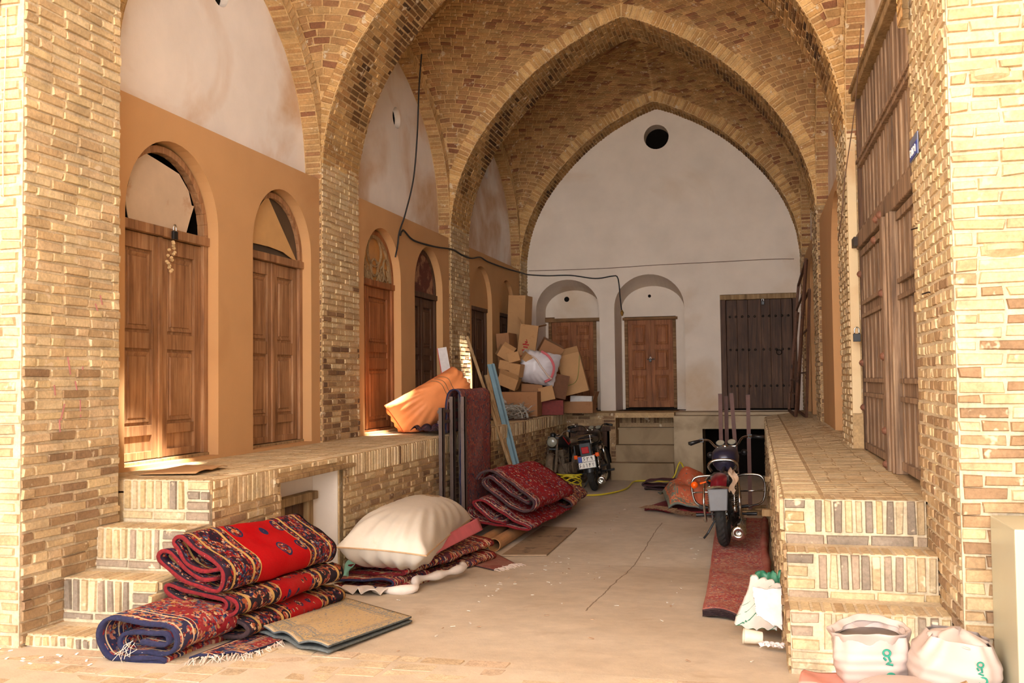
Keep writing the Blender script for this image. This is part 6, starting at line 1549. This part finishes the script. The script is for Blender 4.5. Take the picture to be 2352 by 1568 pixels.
# ---------------------------------------------------------------- sacks, folded cloth and cabinet by the right steps
SACKG = mat_plain('pinkish_white_sack', (188, 170, 161), .5, 0, var=.06, scale=5, bmp=.3)
GREENI = mat_plain('green_sack_print', (40, 142, 118), .6)
def standing_sack(name, c, r, h, ry, lean, mouth, label, seed, prints=()):
    rs = np.random.default_rng(seed); root = empty(name, c, label=label, cat='sack', group='white grain sacks by the right steps'); root.rotation_euler = lean
    nz, na = 36, 64; ph = rs.uniform(0, 6, 8); V = []
    for j in range(nz+1):
        t = j/nz; base = (.80+.32*math.sin(min(1, t*1.35)*math.pi*.62))
        w = base if t < .72 else base*(1-1.15*(t-.72)) if not mouth else base*(1-.25*(t-.72))
        for i in range(na):
            a = 2*math.pi*i/na
            k = 1+.025*math.sin(3*a+ph[0]+t*5)+.02*math.sin(7*a+ph[1]-t*9)+.015*math.sin(t*40+ph[2]+2*math.sin(a))*(t < .8)+(.06*math.sin(9*a+ph[3])*max(0, t-.6)/.4)
            e = .62; ca = math.copysign(abs(math.cos(a))**e, math.cos(a)); sa = math.copysign(abs(math.sin(a))**e, math.sin(a))
            V.append((r*w*k*ca, r*ry*w*k*sa, h*t))
    F = [(j*na+i, j*na+(i+1) % na, (j+1)*na+(i+1) % na, (j+1)*na+i) for j in range(nz) for i in range(na)]; F.append(tuple(range(na))[::-1])
    m = MB(); m.add(V, F); m.build('sack_body', SACKG, root, smooth=True)
    # collar: rolled mouth or gathered neck
    m = MB(); V = []
    nr = 10
    for j in range(nr+1):
        t = j/nr
        for i in range(na):
            a = 2*math.pi*i/na
            if mouth: rr = r*(.98+.20*math.sin(t*math.pi)+.05*math.sin(5*a+ph[4]+t*3)+.04*math.sin(11*a+ph[5])); z = h*(.97+.13*math.sin(t*math.pi*.9)-.22*t*t+.05*math.sin(2*a+ph[6]))
            else: rr = r*(.60*(1-t)+.12+.07*math.sin(8*a+ph[5]+t*4)+.25*math.sin(t*math.pi)); z = h*(.93+.13*t+.05*math.sin(3*a+ph[4])*t)
            V.append((rr*math.cos(a), rr*ry*math.sin(a), z))
    F = [(j*na+i, j*na+(i+1) % na, (j+1)*na+(i+1) % na, (j+1)*na+i) for j in range(nr) for i in range(na)]
    if not mouth: F.append(tuple(nr*na+i for i in range(na)))
    m.add(V, F); m.build('rolled_mouth' if mouth else 'gathered_neck', SACKG, root, smooth=True)
    if mouth:
        m = MB(); m.lathe([(r*.9, h*.9), (r*.5, h*.86), (.002, h*.85)], None, 32); m.build('contents', mat_plain('pale_powder', (214, 204, 200), .9), root, smooth=True)
    for (x, z, s_, rot) in prints:
        m = MB(); y = -r*ry*1.10
        loop = [(x+s_*.30*math.cos(t), y, z+s_*(.75+.28*math.sin(t))) for t in np.linspace(0, 2*math.pi, 14, endpoint=False)]
        m.tube(loop, s_*.10, 5, closed=True); m.tube([(x+.1*s_, y, z+.5*s_), (x+.25*s_, y, z), (x-.1*s_, y, z-.2*s_), (x+.45*s_, y, z-.3*s_)], s_*.11, 5); m.tube([(x-.3*s_, y, z+.35*s_), (x-.1*s_, y, z+.1*s_)], s_*.1, 5)
        o = m.build('green_print', GREENI, root)
        o.matrix_local = Matrix.Rotation(rot, 4, 'Z')
    return root
standing_sack('open_sack', (.44, 4.26, .30), .135, .255, .85, (math.radians(4), math.radians(-3), 0), True, 'open white sack with rolled-down mouth and green print against the bottom right step', 51, prints=[(.06, .07, .05, 0), (.05, .17, .045, .0)])
standing_sack('tied_sack', (.70, 4.12, .30), .145, .29, .85, (math.radians(5), math.radians(8), 0), False, 'taller white sack with gathered neck and green lettering beside the metal cabinet', 52, prints=[(.07, .05, .05, 0), (.075, .14, .05, 0), (.06, .21, .035, 0)])
bs, rim, _ = pillow('lying_sack', (.54, 3.98, .335), (.20, 0, .0), (0, .15, .0), (0, 0, .085), SACKG, n=30, top=1.2, bot=.6, wr=.006, seed=53, floor=.30, pinch=.02, pw=3.4, label='full white sack lying flat in front of the two standing sacks', cat='sack')
sheet('folded_pink_cloth', [(.14, 4.12, .31), (.36, 4.02, .31), (.42, 4.22, .31), (.17, 4.34, .31)], [mat_plain('dusty_pink_cloth', (206, 140, 124), .9, 0, var=.12, scale=12, bmp=.3)], .05, 20, 16, disp=lambda u, v: np.stack([0*u, 0*u, .012*np.sin(u*5+v*4)], 1), label='folded dusty pink cloth on the ground beside the sacks', cat='cloth')
m = MB(); m.tube(spline([(.47, 3.86, .435), (.52, 3.84, .45), (.58, 3.85, .44), (.63, 3.84, .425)], 16), [.016, .016, .014, .012, .010, .010]+[.009]*20 if False else .013, 8)
m.build('old_glove', mat_plain('mottled_grey_glove', (150, 128, 124), .8, 0, var=.3, scale=60, c2=(140, 60, 70), c2at=.6, c2scale=30), label='mottled grey rag lying on the flat white sack', cat='rag', smooth=True)
m = MB(); m.add([(.62, 3.88, .40), (.74, 3.86, .455), (.725, 3.87, .475), (.62, 3.885, .42), (.62, 3.90, .40), (.74, 3.88, .455), (.725, 3.89, .475), (.62, 3.905, .42)], [(0,1,2,3),(7,6,5,4),(0,4,5,1),(1,5,6,2),(2,6,7,3),(3,7,4,0)])
m.build('wood_splinter', WOOD_P, label='pointed splinter of wood sticking up from the flat white sack', cat='stick')
BEIGE = mat_plain('beige_steel_cabinet', (186, 184, 160), .35, .1, var=.04, scale=4)
cb = empty('metal_cabinet', (.905, 3.9, .29), label='beige metal cabinet standing before the near right pier', cat='cabinet')
m = MB(); m.box((0, .0, 0), (.6, .38, .74)); m.build('cabinet_body', BEIGE, cb, bevel=.006)
m = MB(); m.box((.045, -.008, .03), (.57, .0, .695)); dr = m.build('cabinet_door', BEIGE, cb, bevel=.004)
m = MB(); m.box((.10, -.03, .30), (.13, -.008, .38)); m.build('handle', BEIGE, dr, bevel=.005)
m = MB(); m.box((.034, -.003, .02), (.044, .001, .705)); m.build('door_gap', INK, cb)

# ---------------------------------------------------------------- cables, locks, plaque, nails
CABLE = mat_plain('black_cable', (26, 24, 24), .6); CABLEB = mat_plain('brown_wire', (112, 84, 66), .7); YEL = mat_plain('yellow_hose', (214, 196, 40), .45)
def cable(name, pts, r, mat, label, n=80, cat='cable', **kw):
    m = MB(); m.tube([tuple(p) for p in spline(pts, n)], r, 6); return m.build(name, mat, label=label, cat=cat, smooth=True, **kw)
cable('hanging_cable', [(-3.70, 10.50, 5.40), (-3.72, 10.46, 5.0), (-3.72, 10.38, 4.4), (-3.74, 10.30, 3.9), (-3.80, 10.2, 3.5), (-3.85, 10.13, 3.27), (-3.86, 10.10, 3.12), (-3.87, 10.05, 2.98)], .009, CABLE, 'thin black cable hanging from the second wall arch down to the ornate fanlight')
cable('wall_cable', [(-3.85, 10.16, 3.24), (-3.85, 10.25, 3.31), (-3.85, 10.5, 3.25), (-3.85, 10.77, 3.24), (-3.85, 11.41, 3.27), (-3.84, 12.07, 3.32), (-3.845, 12.5, 3.30), (-3.84, 12.93, 3.31), (-3.85, 13.4, 3.38), (-3.84, 13.8, 3.36), (-3.84, 14.9, 3.38), (-3.84, 16.0, 3.42), (-3.83, 16.34, 3.43), (-3.5, 16.355, 3.40), (-3.08, 16.355, 3.39), (-2.65, 16.355, 3.32), (-2.35, 16.355, 3.35), (-2.27, 16.355, 3.34), (-2.24, 16.355, 3.22), (-2.22, 16.355, 2.95), (-2.20, 16.355, 2.76)], .011, CABLE, 'black cable running along the left wall and across the back wall', n=160)
m = MB(); m.lathe([(.012, 0), (.02, .02), (.03, .06), (.012, .10)], Matrix.Translation((-2.19, 16.33, 2.66)), 12); m.build('lamp_socket', BRASS, label='small brass lamp socket at the end of the black cable', cat='lamp socket')
cable('thin_wall_wire', [(-3.82, 16.36, 3.50), (-3.2, 16.36, 3.49), (-2.4, 16.36, 3.49), (-1.6, 16.36, 3.51), (-.6, 16.36, 3.52), (.3, 16.36, 3.53), (.64, 16.36, 3.52)], .005, CABLEB, 'thin brown wire pinned straight across the back wall')
cable('gate_wire', [(.78, 7.2, 4.1), (.76, 7.6, 3.6), (.72, 8.0, 3.2), (.70, 8.2, 2.9), (.70, 8.6, 2.75)], .004, CABLEB, 'thin wire slanting down past the weathered gate')
cable('loop_wire', [(.78, 5.5, 4.3), (.78, 5.6, 3.95), (.79, 5.66, 3.75), (.79, 5.60, 3.68), (.79, 5.54, 3.74), (.79, 5.60, 3.80), (.79, 5.68, 3.74)], .005, FRINGE, 'loose loop of pale wire hanging above the weathered gate', cat='wire')
ycab = [(-2.75, 13.1, .02), (-2.6, 13.0, .02), (-2.45, 13.15, .03), (-2.55, 13.35, .04), (-2.7, 13.2, .03), (-2.45, 13.05, .02), (-2.1, 13.1, .02), (-1.85, 13.8, .02), (-1.85, 14.9, .015), (-1.6, 15.0, .015), (-1.35, 15.03, .015), (-1.25, 15.05, .10), (-1.17, 15.08, .30), (-1.10, 15.1, .18)]
cable('yellow_hose', ycab, .012, YEL, 'thin yellow hose snaking past the motorcycles to the back stairs', cat='hose')
yl = cable('coiled_yellow_hose', [(-2.60+.16*math.cos(t*2.1)*(1+.2*math.sin(t)), 13.55+.10*math.sin(t*2.1), .08+.17*abs(math.sin(t*.9))) for t in np.linspace(0, 12, 40)], .009, YEL, 'tangled loops of yellow hose between the two motorcycles', n=160, cat='hose')
def padlock(loc, rz_, label, chain=False, s=1.0):
    root = empty('padlock', loc, rz_, label=label, cat='padlock')
    m = MB(); m.box((-.02*s, -.008*s, -.045*s), (.02*s, .008*s, 0)); m.build('lock_body', BLACKP, root, bevel=.003)
    m = MB(); m.tube(spline([(-.012*s, 0, 0), (-.012*s, 0, .025*s), (0, 0, .036*s), (.012*s, 0, .025*s), (.012*s, 0, 0)], 14), .004*s, 6); m.build('shackle', STEEL, root, smooth=True)
    return root
padlock((-3.905, 5.90, 2.66), math.pi/2, 'black padlock hanging from the lintel of the first door', s=1.3)
m = MB(); rs = np.random.default_rng(77)
for k in range(16): m.lathe([(.002, -.012), (.013, -.004), (.012, .006), (.002, .012)], Matrix.Translation((-3.895+rs.normal(0, .008), 5.87-.012*k*.25+rs.normal(0, .018), 2.58-.014*k)), 7)
m.build('dried_flower_bunch', mat_plain('dried_straw_flowers', (206, 176, 130), .9, 0, var=.3, scale=80), label='small dried bunch tied below the padlock of the first door', cat='ornament')
padlock((.775, 8.02, 1.93), 0, 'black padlock on the edge of the weathered gate', s=1.4)
padlock((.13, YB-.01, 2.84), 0, 'small brass-coloured padlock at the top of the studded door', s=1.2)
padlock((-1.79, YB+ND-.03, 1.93), 0, 'small padlock on the bolt of the second niche door')
pq = MB(); pq.box((-.115, -.004, -.055), (.115, .002, .055)); pl = pq.build('number_plaque', mat_plain('grey_blue_enamel', (112, 118, 140), .4, var=.1), label='small blue enamel number plaque on the near right pier', cat='plaque')
pl.location = (.786, 5.10, 2.73); pl.rotation_euler = (0, 0, -math.pi/2)
m = MB(); m.box((-.11, -.006, -.05), (.11, -.004, .015)); m.build('blue_panel', mat_plain('cobalt_enamel', (40, 60, 150), .35), pl)
m = MB(); persian_strokes(m, '2821', -.085, -.035, .046, .038, Matrix.Translation((0, -.0075, 0)), .003); m.build('plaque_digits', PLATEW, pl)
for k, (y, z, lb) in enumerate([(5.08, 2.32, 'upper bent iron nail in the near right pier beside the gate'), (4.82, 1.98, 'lower bent iron nail in the near right pier')]):
    m = MB(); m.tube([(.80, y, z), (.785, y-.004, z+.004), (.755, y-.02, z-.006)], .004, 6); m.build('iron_nail', METAL, label=lb, cat='nail')
m = MB(); m.grid(lambda u, v: np.stack([-3.95+.29*np.asarray(u)*(1-.5*np.asarray(v)**2), 4.045+.012*np.sin(np.asarray(u)*14), 3.80-.47*np.asarray(v)], -1), 20, 8)
m.build('red_cloth', mat_plain('striped_red_cloth', (170, 40, 60), .8, 0, var=.3, scale=12, c2=(220, 190, 190), c2at=.6, c2scale=9), label='red striped cloth hanging high on the near left pier front', cat='cloth')
cable('pale_strings', [(-3.66, 4.06, 3.52), (-3.655, 4.05, 3.2), (-3.665, 4.05, 2.9), (-3.66, 4.05, 2.55)], .003, FRINGE, 'pale strings hanging down the front of the near left pier', cat='string')
m = MB(); rs = np.random.default_rng(12)
for y, z in ((4.40, 1.75), (4.46, 1.62), (4.30, 1.60), (4.52, 1.70), (4.38, 1.50), (4.62, 2.05), (4.66, 2.10), (4.34, 1.42), (4.50, 1.52)):
    a = rs.uniform(1.1, 2.0); L_ = rs.uniform(.04, .10); m.beam((PX+.0125, y, z), (PX+.0125, y+L_*math.cos(a), z-L_*math.sin(a)), .010, .0015, up=(1, 0, 0))
m.build('chalk_marks', mat_plain('faded_pink_chalk', (190, 128, 124), .95, 0, var=.3), kind='structure')
for lb, x0, x1, z0 in (('upper', .885, 1.04, 2.86), ('lower', .915, 1.07, 2.14)):
    m = MB(); n = 12; V = []
    for k in range(n+1):
        t = k/n; x = x0+(x1-x0)*t; r = .045*math.sin(math.pi*min(1, max(0, t)))**.5+.004
        V += [(x, QY0, z0), (x, QY0-r, z0-.012), (x, QY0-r, z0-.035), (x, QY0, z0-.05-.3*r)]
    F = [(i*4+j, i*4+j+1, i*4+j+5, i*4+j+4) for i in range(n) for j in range(3)]; m.add(V, F, PAL_PALE[0]); m.build('wall_right_ledge', BRICK, kind='structure')
# litter scattered over the floor
m = MB(); rs = np.random.default_rng(99)
for k in range(90):
    x = rs.uniform(-2.3, 0.0); y = rs.uniform(4.4, 12.5)
    if k < 25: x = rs.uniform(-2.0, -1.7); y = rs.uniform(6, 8.4)
    if y > 5.4: x = min(x, -.55)
    if y > 10.8: x = min(x, -1.6)
    if x < -1.8 and not 5.9 < y < 7.4: x = -1.75+rs.uniform(0, .5)
    z = rz(y)+.002; a = rs.uniform(0, 3.1); L_ = rs.uniform(.006, .035); c = (.66, .6, .52) if rs.random() < .7 else (.45, .3, .2)
    m.beam((x, y, z+.002), (x+L_*math.cos(a), y+L_*math.sin(a), z+.003), rs.uniform(.004, .012), .003, c)
for k in range(22):
    x = rs.uniform(-3.9, -3.0); y = rs.uniform(3.8, 4.04); a = rs.uniform(0, 3.1); m.beam((x, y, .303), (x+.02*math.cos(a), y+.02*math.sin(a), .305), .01, .003, (.9, .85, .8))
m.build('floor_litter', mat_vcol('paper_litter', .9, 40, .1, .1), kind='stuff', label='tiny scraps of paper and straw scattered over the floor', cat='litter')
